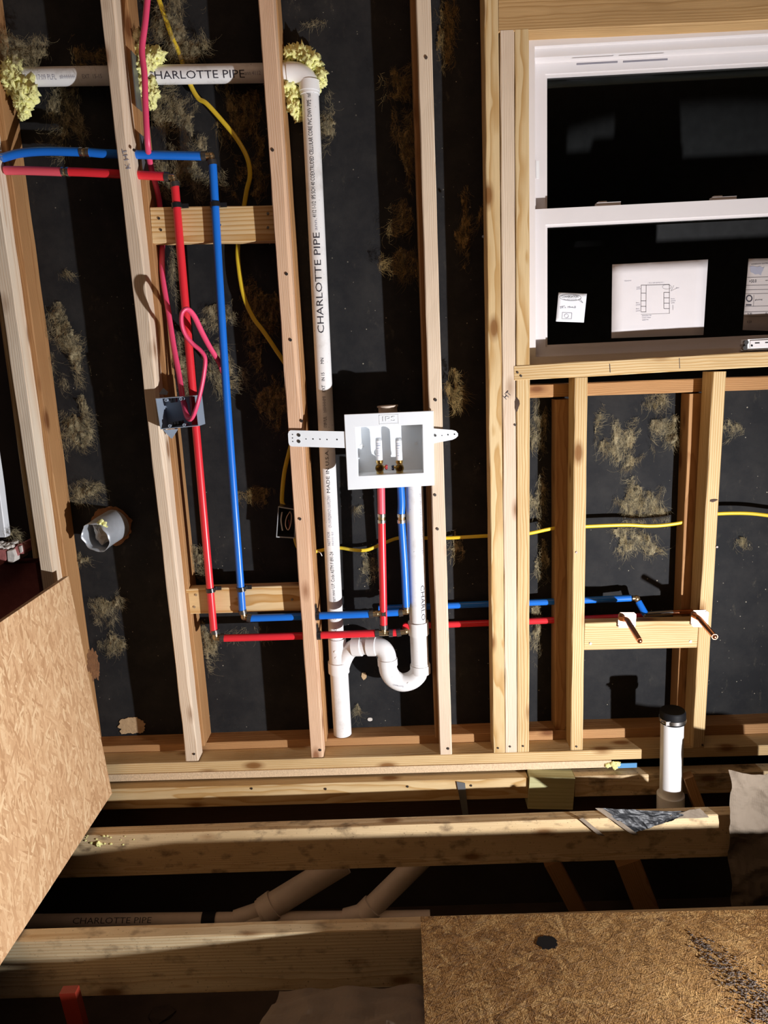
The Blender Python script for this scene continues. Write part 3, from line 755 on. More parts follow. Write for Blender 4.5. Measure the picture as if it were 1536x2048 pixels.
# fold the assembly one level: the wye keeps its pieces as sub-parts
_a0 = P(678, 1340, Y=YV); _a1 = P(686, 1479, Y=YV); _a1 = _a0+(_a1-_a0)*((_a0.z-.0625)/(_a0.z-_a1.z))
pp('lower_pipe', [_a0, _a1], RL, parent=vs_)
pp('trap_arm', [P(720, 1292, Y=YV-.018), P(742, 1291.5, Y=YV-.028)], .0262, parent=vs_)
YTp = .050
tr_ = pp('trap', smoothpath([P(738, 1291.5, Y=YV-.026), P(752, 1292, Y=YV-.033), P(765, 1297, Y=YV-.040), P(773, 1309, Y=YV-.045), P(775, 1325, Y=YTp), P(777, 1341, Y=YTp), P(786, 1356, Y=YTp), P(803, 1364.5, Y=YTp), P(822, 1361, Y=YTp), P(835, 1350, Y=YTp), P(840, 1335, Y=YTp), P(840.5, 1325, Y=YTp)], 7), .0275, 'white_fitting', vs_, 32)
for a_, b_, r in (((737, 1292, YV-.026), (754, 1292, YV-.034), .0305), ((774.7, 1317), (775.4, 1330), .0298), ((840.5, 1329), (840.8, 1345), .0305)):
    o = MB().tube([P(*a_[:2], Y=(a_[2] if len(a_) > 2 else YTp)), P(*b_[:2], Y=(b_[2] if len(b_) > 2 else YTp))], r, 32).make('trap_hub', 'white_fitting', smooth=True); put(o, tr_)
for (x, y, yy) in ((785, 1355, YTp-.026), (817, 1367, YTp-.026), (671, 1304, YV-.0265), (673, 1316, YV-.0265)):
    c = P(x, y, Y=yy); o = MB().tube([c+Vector((0, .004, 0)), c+Vector((0, -.0015, 0))], .004, 12).make('moulding_mark', 'white_fitting', smooth=True); put(o, tr_)
flat_text('moulded_lettering', 'CHARLOTTE', P(786, 1371, Y=YTp-.0282), Vector((.97, 0, -.24)), Vector((.24, 0, .97)), .007, 'grey_ink', tr_, width=.032)
stA = P(828, 968, Y=YTp); stB = P(836.5, 1250, Y=YTp)
st = pp('standpipe', [stA, stB], .0255, parent=vs_)
sc_ = pp('standpipe_coupling', [P(836.3, 1243, Y=YTp), P(837.5, 1268, Y=YTp)], .0305, 'white_fitting', vs_)
pp('standpipe_tail', [P(837.4, 1266, Y=YTp), P(840.2, 1332, Y=YTp)], .0265, parent=vs_)
sdv = (stB-stA).normalized()
wrap_text('pipe_lettering', 'CHARLO', P(834.4, 1166, Y=YTp), sdv, (1, 0, 0), .0255, .019, 'ink', st, (P(836, 1238, Y=YTp)-P(834.4, 1168, Y=YTp)).length, .62)
wrap_text('pipe_lettering', 'pvc dwv pipe astm d 2665 astm f 891', P(828.5, 985, Y=YTp), sdv, (1, 0, 0), .0255, .009, 'grey_ink', st, .18, .75)

# ------------------------------------------------------------------ washer outlet box
YB = -.012
OC = [(688, 829), (867, 821.5), (869, 971), (695.6, 980)]; IC = [(711, 855), (844.7, 849), (846.7, 945.4), (717, 952)]
oc = [P(*p, Y=YB) for p in OC]; ic = [P(*p, Y=YB) for p in IC]
wbx_ = thing('washer_outlet_box', 'white plastic washing machine outlet box with two brass valves', 'outlet box', (oc[0]+oc[2])/2)
mb = MB(); th = Vector((0, .008, 0)); DB = .068
def ring(outer, inner, y0, y1, mb):
    n = 4; o0 = [Vector((p.x, y0, p.z)) for p in outer]; i0 = [Vector((p.x, y0, p.z)) for p in inner]; o1 = [Vector((p.x, y1, p.z)) for p in outer]; i1 = [Vector((p.x, y1, p.z)) for p in inner]
    mb.add(o0+i0+o1+i1, [q for k in range(4) for q in ((k, (k+1) % 4, 4+(k+1) % 4, 4+k), (8+k, 12+k, 12+(k+1) % 4, 8+(k+1) % 4), (k, 8+k, 8+(k+1) % 4, (k+1) % 4), (4+k, 4+(k+1) % 4, 12+(k+1) % 4, 12+k))])
ring(oc, ic, YB, YB+.007, mb); o = mb.make('face_frame', 'box_plastic'); put(o, wbx_)
bv = o.modifiers.new('edge', 'BEVEL'); bv.width = .0015; bv.segments = 2; bv.limit_method = 'ANGLE'
cen = (ic[0]+ic[1]+ic[2]+ic[3])/4
inn = [cen+(p-cen)*1.005 for p in ic]; out_ = [cen+(p-cen)*1.035 for p in ic]
mb = MB(); ring(out_, inn, YB+.006, YB+DB, mb)
bq = [Vector((p.x, YB+DB-.003, p.z)) for p in out_]; mb.prism(bq, (0, .003, 0)); o = mb.make('recess', 'box_plastic'); put(o, wbx_)
for (x, y, sgn) in ((724, 891, 0), (832, 887, 1)):
    c = P(x, y, Y=YB+DB-.0035); mb = MB(); w_ = .0013; l_ = .006; rot = .8*sgn
    pg = [(w_, w_), (l_, w_), (l_, -w_), (w_, -w_), (w_, -l_), (-w_, -l_), (-w_, -w_), (-l_, -w_), (-l_, w_), (-w_, w_), (-w_, l_), (w_, l_)]
    mb.prism([c+Vector((a*math.cos(rot)-b*math.sin(rot), 0, a*math.sin(rot)+b*math.cos(rot))) for a, b in pg], (0, -.0015, 0))
    o = mb.make('knockout_cross', 'white_fitting'); put(o, wbx_)
# raised emblem
a = P(758, 830.5, Y=YB-.0006); b = P(797.5, 847, Y=YB-.0006); mb = MB()
def frm(x0, z0, x1, z1, w, y, mb):
    mb.box((x0, y, z0), (x1, y+.001, z0+w)); mb.box((x0, y, z1-w), (x1, y+.001, z1)); mb.box((x0, y, z0), (x0+w, y+.001, z1)); mb.box((x1-w, y, z0), (x1, y+.001, z1))
frm(a.x, b.z, b.x, a.z, .001, YB-.0008, mb); o = mb.make('emblem', 'box_plastic'); put(o, wbx_)
flat_text('emblem_letters', 'IPS', P(764, 843.5, Y=YB-.0014), (1, 0, .01), (0, 0, 1), .019, 'box_plastic', o, width=.038)
# test neck on top
nk = MB(); c0_ = P(776, 826, Y=.03); c1_ = P(775, 811, Y=.03); nk.tube([c0_, c0_*.2+c1_*.8, c1_*.8+c0_*.2, c1_], [.026, .026, .029, .029], 32)
o = nk.make('top_neck', 'crawl_pipe', smooth=True); put(o, wbx_)
# straps
def strap(pix, lab, holes, y=YB+.0035):
    pts = [P(*p, Y=y) for p in pix]; mb = MB().prism(pts[::-1], (0, .0025, 0)); o = mb.make('mounting_strap', 'box_plastic'); put(o, wbx_)
    for (x, z, r, k) in holes:
        c = P(x, z, Y=y-.0004); h = MB().tube([c, c+Vector((0, .0006 if k == 'h' else -.0018, 0))], r, 12).make('strap_hole' if k == 'h' else 'screw', 'black_plastic' if k == 'h' else 'steel', smooth=True); put(h, o)
strap([(581, 860.5), (690, 863), (691, 896), (583, 893), (578.5, 890), (577, 885), (576, 868), (577.5, 863)], '', [(585, 869, .0016, 'h'), (585, 876, .0016, 'h'), (585.5, 883, .0016, 'h'), (598, 870.5, .0045, 's'), (598, 883, .0045, 's'), (612, 878, .0016, 'h'), (626, 878, .002, 'h'), (640, 878.5, .0018, 'h'), (654, 879, .0018, 'h'), (674, 879, .0022, 'h')])
strap([(867, 857), (905, 860), (912, 862), (916, 867), (916, 872), (912, 876), (905, 879.5), (867, 887)], '', [(870.5, 871, .0035, 's'), (884, 871, .0014, 'h'), (896, 869.5, .002, 'h'), (909, 868.5, .002, 'h')])
# valves
def valve(x, col, sgn):
    c = P(x, 934, Y=.015); v = bpy.data.objects.new('valve', None); COL.objects.link(v); v.location = c; v.empty_display_size = .02; put(v, wbx_)
    X = Vector((1, 0, 0)); Yv = Vector((0, 1, 0)); Z = Vector((0, 0, 1))
    mb = MB(); mb.tube([c-Z*.020, c-Z*.012, c-Z*.011, c+Z*.011, c+Z*.012, c+Z*.019], [.010, .010, .0085, .0085, .010, .010], 20)
    o = mb.make('valve_body', 'brass', smooth=True); put(o, v)
    mb = MB(); mb.hollow(c+Yv*.0, c-Yv*.024, .0118, .0088, 24); mb.tube([c-Yv*.004, c-Yv*.010], .0085, 20); mb.tube([c-Yv*.010, c-Yv*.014], .003, 12); mb.tube([c-Yv*.006, c-Yv*.009], .0112, 6)
    o = mb.make('hose_thread', 'brass', smooth=True); put(o, v)
    mb = MB(); mb.tube([c+X*sgn*.006, c+X*sgn*.017], .0035, 12); o = mb.make('valve_stem', 'brass', smooth=True); put(o, v)
    mb = MB(); q = c+X*sgn*.0185-Yv*.002
    for k in range(3):
        a = k*2.09+.5; mb.ball(q+Z*math.sin(a)*.0045+Yv*math.cos(a)*.0045, .0042, 2, .05)
    mb.tube([q-X*.003, q+X*.003], .005, 12); o = mb.make('valve_handle', col, smooth=True); put(o, v); o['label'] = 'red valve handle' if 'red' in col else 'dark blue valve handle'
    top = c+Z*.019
    mb = MB(); mb.tube([top, top+Z*.055], .0090, 24); o = mb.make('arrestor', 'label_white', smooth=True); put(o, v)
    mb = MB(); mb.tube([top+Z*.055, top+Z*.0605, top+Z*.063], [.0086, .0086, .006], 24); o = mb.make('arrestor_cap', 'cap_grey', smooth=True); put(o, v)
    for i, (dz, s, h) in enumerate(((.046, 'WATER', .0042), (.040, 'HAMMER', .0052), (.033, 'ARRESTOR', .0036), (.026, 'PSI 350', .003), (.020, 'MAX 180', .003), (.013, 'NSF 61', .003))):
        wrap_text('arrestor_print', s, top+Z*dz-X*.0065, X, Z, .0090, h, 'label_blue', o.parent, .012, 0, Vector((0, -1, 0))) if False else None
        vs, fs = text_mesh(s, h); k = .0125/max(a for a, b in vs)
        out = [top+Z*(dz+yy)+(X*math.sin((xx*k-.00625)/.0090)-Yv*math.cos((xx*k-.00625)/.0090))*.0093 for xx, yy in vs]
        t_ = link('arrestor_print', out, fs, 'label_blue'); put(t_, v)
valve(759.5, 'handle_red', 1); valve(799, 'handle_blue', -1)

# ------------------------------------------------------------------ PEX water lines
RP = .0108
def line(root, name, pts, mat, r=RP, y=None, lab=None):
    w = [P(*p[:2], Y=(p[2] if len(p) > 2 else y)) for p in pts]
    if len(w) > 2: w = smoothpath(w, 8)
    o = MB().tube(w, r, 20).make(name, mat, smooth=True); put(o, root)
    if lab: o['label'] = lab
    return o
def fitting(root, pts, y, mat='bronze_fitting', r=.0088, ringw=.010, name='elbow_fitting', rings=True, rr=None):
    """pts: list of arms from the first point (junction)"""
    J_ = P(*pts[0], Y=y); mb = MB(); mb.ball(J_, r*1.12, 2)
    ends = []
    for p in pts[1:]:
        e_ = P(*p[:2], Y=(p[2] if len(p) > 2 else y)); mb.tube([J_, e_], r, 16); ends.append((e_-J_, e_))
    o = mb.make(name, mat, smooth=True); put(o, root)
    if rings:
        for d, e_ in ends:
            d = d.normalized(); g = MB().tube([e_-d*.002, e_+d*ringw], RP+.0012, 20).make('crimp_ring', 'dark_steel', smooth=True); put(g, o)
def coupling(root, a, b, y):
    A = P(*a, Y=y); B = P(*b, Y=y); mb = MB().tube([A, B], RP*.95, 20); o = mb.make('coupling', 'bronze_fitting', smooth=True); put(o, root)
    d = (B-A); L = d.length; d.normalize()
    for k in (.18, .82):
        c = A+d*L*k; g = MB().tube([c-d*L*.16, c+d*L*.16], RP+.0013, 20).make('crimp_ring', 'steel', smooth=True); put(g, o)
YR = .036; YR2 = .015
rl = thing('red_water_line', 'long red hot water pipe running left, down and across to the washer box', 'pipe', P(432, 1275, Y=YR))
line(rl, 'pipe_run', [(10, 341), (60, 341.5), (128, 344)], 'red_pex', y=YR, lab='faded pinkish red pipe end'); rl.children[-1].data.materials[0] = MATS['pink_pex']
line(rl, 'pipe_run', [(136, 343.5), (180, 345), (330, 353)], 'red_pex', y=YR)
coupling(rl, (124, 343.3), (139, 344), YR)
fitting(rl, [(346, 355), (337, 354), (349, 366)], YR)
line(rl, 'pipe_run', [(349.5, 368), (382, 740), (428, 1264)], 'red_pex', y=YR)
fitting(rl, [(432, 1275), (430, 1266), (442, 1275.5)], YR)
line(rl, 'pipe_run', [(443, 1276.5, YR), (612, 1271.5, YR)], 'red_pex')
line(rl, 'pipe_run', [(606, 1271.7, YR), (756, 1266.5, YR-.012)], 'red_pex')
fitting(rl, [(768, 1265.5), (757, 1266), (767.5, 1256), (779, 1265.5)], YR-.012, name='tee_fitting')
line(rl, 'pipe_run', [(782, 1265.5), (798, 1265)], 'red_pex', y=YR-.012)
fitting(rl, [(811, 1262.5), (800, 1264.5), (812, 1257, YR+.02)], YR-.012)
line(rl, 'pipe_run', [(812, 1255, YR), (812, 1252, YR+.03)], 'red_pex')
line(rl, 'pipe_run', [(767.5, 1254), (763.5, 1045)], 'red_pex', y=YR-.012)
coupling(rl, (763.6, 1046), (763.2, 1027), YR-.012)
line(rl, 'pipe_run', [(763.1, 1028), (762, 968)], 'pink_pex', y=YR-.012, lab='faded pinkish red pipe end')
bl = thing('blue_water_line', 'long blue cold water pipe running left, down and across to the washer box', 'pipe', P(487, 1232, Y=YR))
line(bl, 'pipe_run', [(4, 316), (40, 306.5), (90, 302.5), (162, 304)], 'blue_pex', y=YR)
line(bl, 'pipe_run', [(176, 304.5), (230, 308), (408, 312)], 'blue_pex', y=YR)
coupling(bl, (160, 304), (180, 305), YR)
fitting(bl, [(422, 312), (411, 312), (424, 322)], YR)
line(bl, 'pipe_run', [(425, 324), (450, 740), (485, 1224)], 'blue_pex', y=YR)
fitting(bl, [(488, 1234), (486, 1226), (496, 1235.5)], YR)
line(bl, 'pipe_run', [(498, 1236.5, YR), (612, 1232.5, YR)], 'blue_pex')
line(bl, 'pipe_run', [(606, 1232.6, YR), (742, 1228, YR-.012)], 'blue_pex')
fitting(bl, [(754, 1227), (745, 1227.5), (765, 1226.5)], YR-.012, name='tee_fitting')
line(bl, 'pipe_run', [(768, 1226), (800, 1224.5)], 'blue_pex', y=YR-.004)
fitting(bl, [(813, 1223), (804, 1224.5), (812.5, 1215)], YR-.004)
line(bl, 'pipe_run', [(812.5, 1213), (808.5, 1130), (803, 1045)], 'blue_pex', y=YR-.006)
coupling(bl, (802.7, 1046), (802.2, 1027), YR-.006)
line(bl, 'pipe_run', [(802.2, 1028), (803, 1005), (801, 968)], 'blue_pex', y=YR-.006)
# lines continuing to the right behind the studs
r2 = thing('red_branch_line', 'red pipe crossing low behind the doubled studs towards the copper stub-outs', 'pipe', P(900, 1250, Y=.09))
line(r2, 'pipe_run', [(816, 1252, .1235), (975, 1246, .118), (1115, 1240, .10), (1300, 1232, .08)], 'red_pex', r=.0098)
b2 = thing('blue_branch_line', 'blue pipe crossing low behind the doubled studs to an elbow under the window', 'pipe', P(900, 1212, Y=.09))
line(b2, 'pipe_run', [(757, 1217, .1235), (975, 1208, .118), (1112, 1203, .10), (1262, 1196, .08)], 'blue_pex', r=.0098)
J_ = P(1273, 1197, Y=.08); K_ = P(1291, 1229, Y=.055)
mb = MB(); mb.ball(J_, .0105, 2); mb.tube([P(1264, 1196, Y=.08), J_, K_], .0085, 16); o = mb.make('elbow_fitting', 'bronze_fitting', smooth=True); put(o, b2)
mb = MB().tube([J_*.8+K_*.2, K_], .0098, 18); o = mb.make('pipe_run', 'blue_pex', smooth=True); put(o, b2)
mb = MB(); mb.ball(K_, .0095, 2); mb.tube([K_, P(1345, 1225, Y=.055)], .008, 16); o = mb.make('copper_tail', 'steel', smooth=True); put(o, b2)
mb = MB().tube([P(1343, 1225.5, Y=.055), P(1400, 1222, Y=.055)], .008, 16); o = mb.make('copper_tail', 'copper', smooth=True); put(o, b2)

def stub(plate, root_px, bend, tip, lab, screws):
    c = [P(*p, Y=-.0025) for p in plate]; root = thing('copper_stub_out', lab, 'pipe', (c[0]+c[2])/2, 'copper stub-outs')
    mb = MB().prism(c[::-1], (0, .002, 0)); o = mb.make('mounting_plate', 'copper_plate'); put(o, root)
    for (x, y, r) in screws:
        q = P(x, y, Y=-.0028); h = MB().tube([q, q+Vector((0, -.0015, 0))], r, 10).make('screw', 'nail_steel', smooth=True); put(h, o)
    A = P(*root_px, Y=-.004); B = P(*bend, Y=-.022); T = P(*tip, Y=-.15)
    d = (T-B).normalized()
    mb = MB(); mb.tube(smoothpath([A, B, B+(T-B)*.3, T], 5)[:-1]+[T, T+d*.003], .0078, 20)
    o = mb.make('copper_tube', 'copper', smooth=True); put(o, root)
    mb = MB().ball(T, .0078, 2); o = mb.make('rounded_end', 'copper', smooth=True); put(o, root)
stub([(1240, 1225), (1268, 1225), (1272.5, 1229), (1271, 1252), (1268, 1256), (1240, 1255), (1236, 1250), (1237, 1229)], (1241, 1237), (1254, 1240), (1279, 1281), 'left copper stub-out on its square plate, centred on the pale blocking',
     [(1241, 1229, .001), (1255, 1229, .001), (1268, 1228, .0025), (1268, 1240, .001), (1239, 1253, .004), (1267, 1252, .0035), (1253, 1254, .001)])
stub([(1387, 1221), (1411, 1220), (1417.5, 1225), (1416, 1250), (1406, 1254), (1387, 1254), (1382, 1249), (1382.5, 1226)], (1386, 1230), (1398, 1237), (1429, 1273), 'right copper stub-out on its square plate at the right cripple stud',
     [(1387, 1226, .001), (1400, 1225, .001), (1413, 1224, .0035), (1413, 1236, .001), (1385, 1249, .004), (1399, 1250, .001)])
# clamps
def clamp(x, y, lab, vert=True, yy=YR):
    c = P(x, y, Y=yy); t_ = thing('pipe_clamp', lab, 'clamp', c, 'black pipe clamps')
    ax = Vector((.06, 0, -1)).normalized() if vert else Vector((1, 0, 0))
    o = MB().tube([c-ax*.006, c+ax*.006], RP+.0028, 24).make('band', 'black_plastic', smooth=True); put(o, t_)
    if vert:
        o = MB().box((c.x-.004, c.y+RP, c.z-.005), (c.x+.028, c.y+.017, c.z+.006)).make('ear', 'black_plastic'); put(o, t_)
    else:
        o = MB().box((c.x-.006, c.y-.004, c.z), (c.x-.001, c.y+.01, c.z+.034)).make('ear', 'black_plastic'); put(o, t_)
clamp(353, 411, 'black clamp holding the red pipe on the upper blocking'); clamp(430, 409, 'black clamp holding the blue pipe on the upper blocking')
clamp(421.5, 1180, 'black clamp holding the red pipe on the lower blocking'); clamp(482.5, 1178, 'black clamp holding the blue pipe on the lower blocking')
clamp(635, 1231.5, 'black bracket where the blue pipe leaves the reddish stud', False, YR-.002); clamp(638, 1270.5, 'black bracket where the red pipe leaves the reddish stud', False, YR-.002)
# nail guard plates on the side of stud A
for (p0, p1, lab) in (((262, 100), (273, 212), 'grey steel nail guard beside the upper white pipe and foam'), ((278, 265), (287, 345), 'grey steel nail guard where the red and blue pipes leave the stud')):
    a = P(*p0, Y=.053); b = P(*p1, Y=.053)
    xx = -.6335 if 1 else 0
    zz0 = P(p1[0], p1[1], X=xx+.003).z; zz1 = P(p0[0], p0[1], X=xx+.003).z
    y_a = .045
    o = MB().box((xx, .035, zz0), (xx+.003, .075, zz1)).make('nail_guard', 'grey_plate'); tag(o, lab, 'plate')

# ------------------------------------------------------------------ electrical boxes and cables
GC = [(311, 797), (391, 791), (398, 852), (321, 859)]
gy = -.03; gp = [P(*p, Y=gy) for p in GC]; gc = sum(gp, Vector())/4
gb = thing('electrical_box', 'open blue-grey two-gang electrical box with pink cable on the pale stud', 'electrical box', gc)
gi = [gc+(p-gc)*.955 for p in gp]; mb = MB(); ring(gp, gi, gy, gy+.068, mb)
bq = [Vector((p.x, gy+.066, p.z)) for p in gp]; mb.prism(bq, (0, .002, 0)); o = mb.make('box_shell', 'grey_box'); put(o, gb)
for (x, y) in ((330, 798.5), (362, 796), (338, 854), (369, 852)):
    c = P(x, y, Y=gy+.001); c = c+(gc-c)*.07; h = MB(); h.hollow(c, c+Vector((0, .03, 0)), .0042, .002, 14); o = h.make('screw_post', 'grey_box', smooth=True); put(o, gb)
mb = MB()
for (x, y) in ((343, 801), (349, 800), (344, 849), (350, 848), (356, 847), (362, 846)):
    c = P(x, y, Y=gy+.012); mb.box((c.x-.003, gy+.01, c.z-.006), (c.x+.003, gy+.03, c.z+.006))
o = mb.make('clamp_tab', 'black_plastic'); put(o, gb)
for pts in ([(326, 860), (356, 858), (344, 877), (341, 876)], [(318, 788), (326, 776), (336, 784), (334, 790)]):
    o = MB().prism([P(*p, Y=gy+.04) for p in pts][::-1], (0, .003, 0)).make('mounting_tab', 'grey_box'); put(o, gb)

def cable(name, lab, cat, pts, mat, r, flat=.72, group=None, up=(0, -1, 0), n=8):
    w = smoothpath([P(*p[:2], Y=p[2]) for p in pts], n)
    o = MB().tube(w, r, 14, flat, up).make(name, mat, smooth=True); tag(o, lab, cat, group); return o
cable('pink_cable', 'pink cable coming down from the top beside the pale stud to the electrical box', 'cable',
      [(298, -40, .0), (291, 40, .0), (284, 100, .005), (289, 150, .0), (291, 210, .0), (295, 285, .01), (301, 330, .055), (318, 400, .10), (324, 480, .10), (325, 547, .07), (337, 623, .06), (347, 690, .05), (358, 750, .035), (366, 800, .01), (374, 832, .01), (382, 838, -.03)], 'pink_cable', .0078)
cable('pink_cable', 'pink cable loop sticking out of the electrical box across the red pipe', 'cable',
      [(368, 806, .01), (374, 832, -.012), (383, 837, -.033), (393, 815, -.05), (403, 775, -.055), (409, 740, -.06), (410, 716, -.062), (401, 701, -.064), (385, 687, -.07), (370, 668, -.08), (363, 646, -.088), (364, 626, -.09), (374, 618, -.085), (388, 632, -.06), (404, 665, -.02), (420, 695, .02), (439, 726, .06), (446, 745, .09)], 'pink_cable', .0078)
YC = .085
cable('yellow_cable', 'yellow cable hanging in a wavy line from the top between the two left studs', 'cable',
      [(306, -40, .1), (318, 0, .1), (333, 43, .1), (346, 80, .1), (358, 105, .11), (368, 135, .112), (382, 172, .11), (397, 197, .105), (413, 207, .1), (443, 240, .1), (473, 277, .1), (494, 315, .1), (500, 350, .1), (493, 383, .105), (484, 440, .115), (476, 490, .11), (477, 530, .105), (487, 590, .1), (505, 633, .1), (527, 663, .1), (550, 697, .1), (580, 745, .1), (596, 800, .1), (590, 860, .1), (578, 905, .1), (568, 950, .1), (564, 1000, .1), (568, 1012, .09)], 'yellow_cable', .0062, .6)
cable('yellow_cable', 'yellow cable crossing behind the white pipe and washer pipes to the window studs', 'cable',
      [(588, 1070, .09), (596, 1095, .09), (612, 1106, .09), (637, 1102, .115), (660, 1097, .128), (683, 1096, .126), (707, 1100, .11), (733, 1100, .11), (760, 1090, .118), (797, 1076, .128), (840, 1076, .128), (893, 1076, .12), (970, 1072, .09), (1020, 1070, .09), (1057, 1067, .088), (1112, 1056, .088), (1172, 1053, .088), (1250, 1050, .088), (1300, 1052, .088), (1340, 1049, .088), (1372, 1043, .088), (1410, 1031, .09), (1445, 1027, .09), (1500, 1027, .09), (1560, 1034, .09)], 'yellow_cable', .0055, .6)
db = [P(*p, Y=.05) for p in ((557, 1013), (593, 1019), (589, 1076), (553, 1074))]; dc = sum(db, Vector())/4
dbx = thing('switch_box', 'small dark electrical box with bare wires left of the reddish stud', 'electrical box', dc)
mb = MB(); ring(db, [dc+(p-dc)*.93 for p in db], .05, .11, mb); mb.prism([Vector((p.x, .108, p.z)) for p in db], (0, .002, 0)); o = mb.make('box_shell', 'dark_steel'); put(o, dbx)
mb = MB(); ring([dc+(p-dc)*1.02 for p in db], [dc+(p-dc)*.95 for p in db], .048, .0505, mb); o = mb.make('rim', 'cap_grey'); put(o, dbx)
for pts, mt in (([(564, 1024, .06), (562, 1040, .055), (564, 1055, .06), (565, 1061, .06)], 'wire_white'), ([(580, 1023, .06), (573, 1035, .055), (571, 1050, .052), (576, 1060, .055), (581, 1050, .055), (583, 1032, .06), (580, 1023, .07)], 'copper_plate'), ([(577, 1040, .07), (579, 1050, .07), (577, 1058, .08)], 'handle_red')):
    w = smoothpath([P(*p[:2], Y=p[2]) for p in pts], 6); o = MB().tube(w, .0013 if mt != 'wire_white' else .002, 8).make('wire', mt, smooth=True); put(o, dbx)
o = MB().tube(smoothpath([P(636, 1103, Y=.07), P(641, 1106, Y=.06), P(644, 1112, Y=.06)], 4), .0013, 8).make('cable_staple', 'wire_white', smooth=True); tag(o, 'tiny bright staple end where the yellow cable leaves the reddish stud', 'staple')

# ------------------------------------------------------------------ foam, duct, patch
def foam(lab, blobs, y=.04, seed=0):
    mb = MB(); rnd = random.Random(seed)
    for (x, y_, r) in blobs:
        for k in range(5):
            c = P(x+rnd.uniform(-r, r)*.5, y_+rnd.uniform(-r, r)*.55, Y=y+rnd.uniform(-.006, .012)); mb.ball(c, r/760*rnd.uniform(.65, .95), 3, 1.3, (1, .8, 1.1), rnd.random()*40)
    o = mb.make('spray_foam', 'spray_foam', smooth=False); 
    for p in o.data.polygons: p.use_smooth = True
    tag(o, lab, 'foam', 'spray foam around the white pipe'); return o
foam('yellow spray foam around the left end of the horizontal white pipe, dripping down', [(28, 135, 14), (22, 150, 16), (30, 168, 16), (45, 182, 18), (62, 188, 12), (45, 200, 14), (46, 215, 10), (47, 228, 8), (60, 178, 12), (18, 128, 9)], .072, 1)
foam('yellow spray foam right of the pale stud, behind the pink cable', [(280, 108, 12), (296, 115, 14), (314, 108, 11), (286, 130, 14), (300, 130, 12), (280, 150, 12), (284, 172, 13), (300, 180, 12), (307, 192, 10), (305, 205, 8), (275, 185, 8), (312, 120, 9)], .082, 2)
foam('yellow spray foam around the white elbow at the top of the vent stack', [(578, 108, 10), (596, 103, 12), (610, 112, 13), (622, 122, 13), (632, 138, 12), (640, 152, 10), (642, 163, 9), (575, 130, 10), (574, 155, 12), (576, 178, 14), (584, 190, 13), (586, 210, 11), (594, 222, 9), (598, 235, 7), (636, 175, 7)], .102, 3)
# duct
ax0 = P(232, 1048, Y=.128); ax1 = P(190, 1074, Y=.035)
dt = thing('duct_stub', 'crumpled galvanised duct stub sticking out of a hole in the black wall', 'duct', ax0)
d = (ax1-ax0).normalized(); N = d.orthogonal().normalized(); B = d.cross(N); vs = []; seg = 48; rows = 8
for lay, rr in ((0, .046), (1, .0452)):
    for j in range(rows+1):
        t_ = j/rows; c = ax0.lerp(ax1, t_)
        for k in range(seg):
            a = 6.2832*k/seg; q = 1+(.09*noise.noise(Vector((math.cos(a)*1.6, math.sin(a)*1.6, t_*1.5+3)))*2*t_)
            e_ = .010*noise.noise(Vector((math.cos(a)*2, math.sin(a)*2, 9)))*t_
            vs.append(c+d*e_+(N*math.cos(a)+B*math.sin(a))*rr*q)
M = (rows+1)*seg; fs = []
for lay in (0, 1):
    for j in range(rows):
        for k in range(seg):
            f = (lay*M+j*seg+k, lay*M+j*seg+(k+1) % seg, lay*M+(j+1)*seg+(k+1) % seg, lay*M+(j+1)*seg+k); fs.append(f if lay == 0 else f[::-1])
for k in range(seg): fs.append((rows*seg+k, rows*seg+(k+1) % seg, M+rows*seg+(k+1) % seg, M+rows*seg+k))
o = link('duct_tube', vs, fs, 'galvanised', smooth=True); put(o, dt)
mb = MB(); cc = ax0.lerp(ax1, .55); mb.ball(cc, .029, 3, .5, (1, .6, 1.2), 3); mb.ball(cc+Vector((.0, -.012, .010)), .014, 2, .6, (1, 1, 1), 5); o = mb.make('stuffing', 'mortar', smooth=True); put(o, dt)
mb = MB()
for k, (x, y, r) in enumerate(((204, 1042, .008), (211, 1046, .007), (208, 1052, .006), (199, 1044, .005), (214, 1052, .005))): mb.ball(P(x-2, y+2, Y=.036), r, 2, .6, (1, 1, 1), k)
o = mb.make('foam_bit', 'spray_foam', smooth=True); put(o, dt)
def ragged(name, lab, cat, px, py, rx, ry, mat, y=BK-.003, seed=0, inner=None, n=60, thick=.002, amp=.3):
    c = P(px, py, Y=y); vs = []
    for k in range(n):
        a = 6.2832*k/n; q = 1+amp*noise.noise(Vector((math.cos(a)*2.2, math.sin(a)*2.2, seed)))+amp*.5*noise.noise(Vector((math.cos(a)*7, math.sin(a)*7, seed)))
        vs.append(c+Vector((math.cos(a)*rx*q, 0, math.sin(a)*ry*q)))
    mb = MB().prism(vs, (0, thick, 0)); o = mb.make(name, mat); tag(o, lab, cat); return o
ragged('wall_hole', 'torn brown edge of the hole around the duct stub', 'hole', 222, 1052, .062, .060, 'sheathing_edge', seed=2, thick=.0025, amp=.14)
ragged('torn_patch', 'bare tan patch torn in the black wall near the bottom left', 'patch', 264, 1452, .044, .029, 'tan_patch', seed=5)
ragged('torn_patch', 'tiny tan scrap on the black wall under the trap arm', 'patch', 728, 1352, .008, .012, 'tan_patch', seed=8)
ragged('plaster_spot', 'pale round plaster spot on the black wall between vent stack and trap', 'spot', 740, 1439, .008, .006, 'mortar', seed=9, amp=.15)
o = ragged('bark_scrap', 'brown scrap of building paper beside the upright edge of the left strand board', 'scrap', 186, 1330, .018, .05, 'sheathing_edge', y=.05, seed=12, amp=.5)

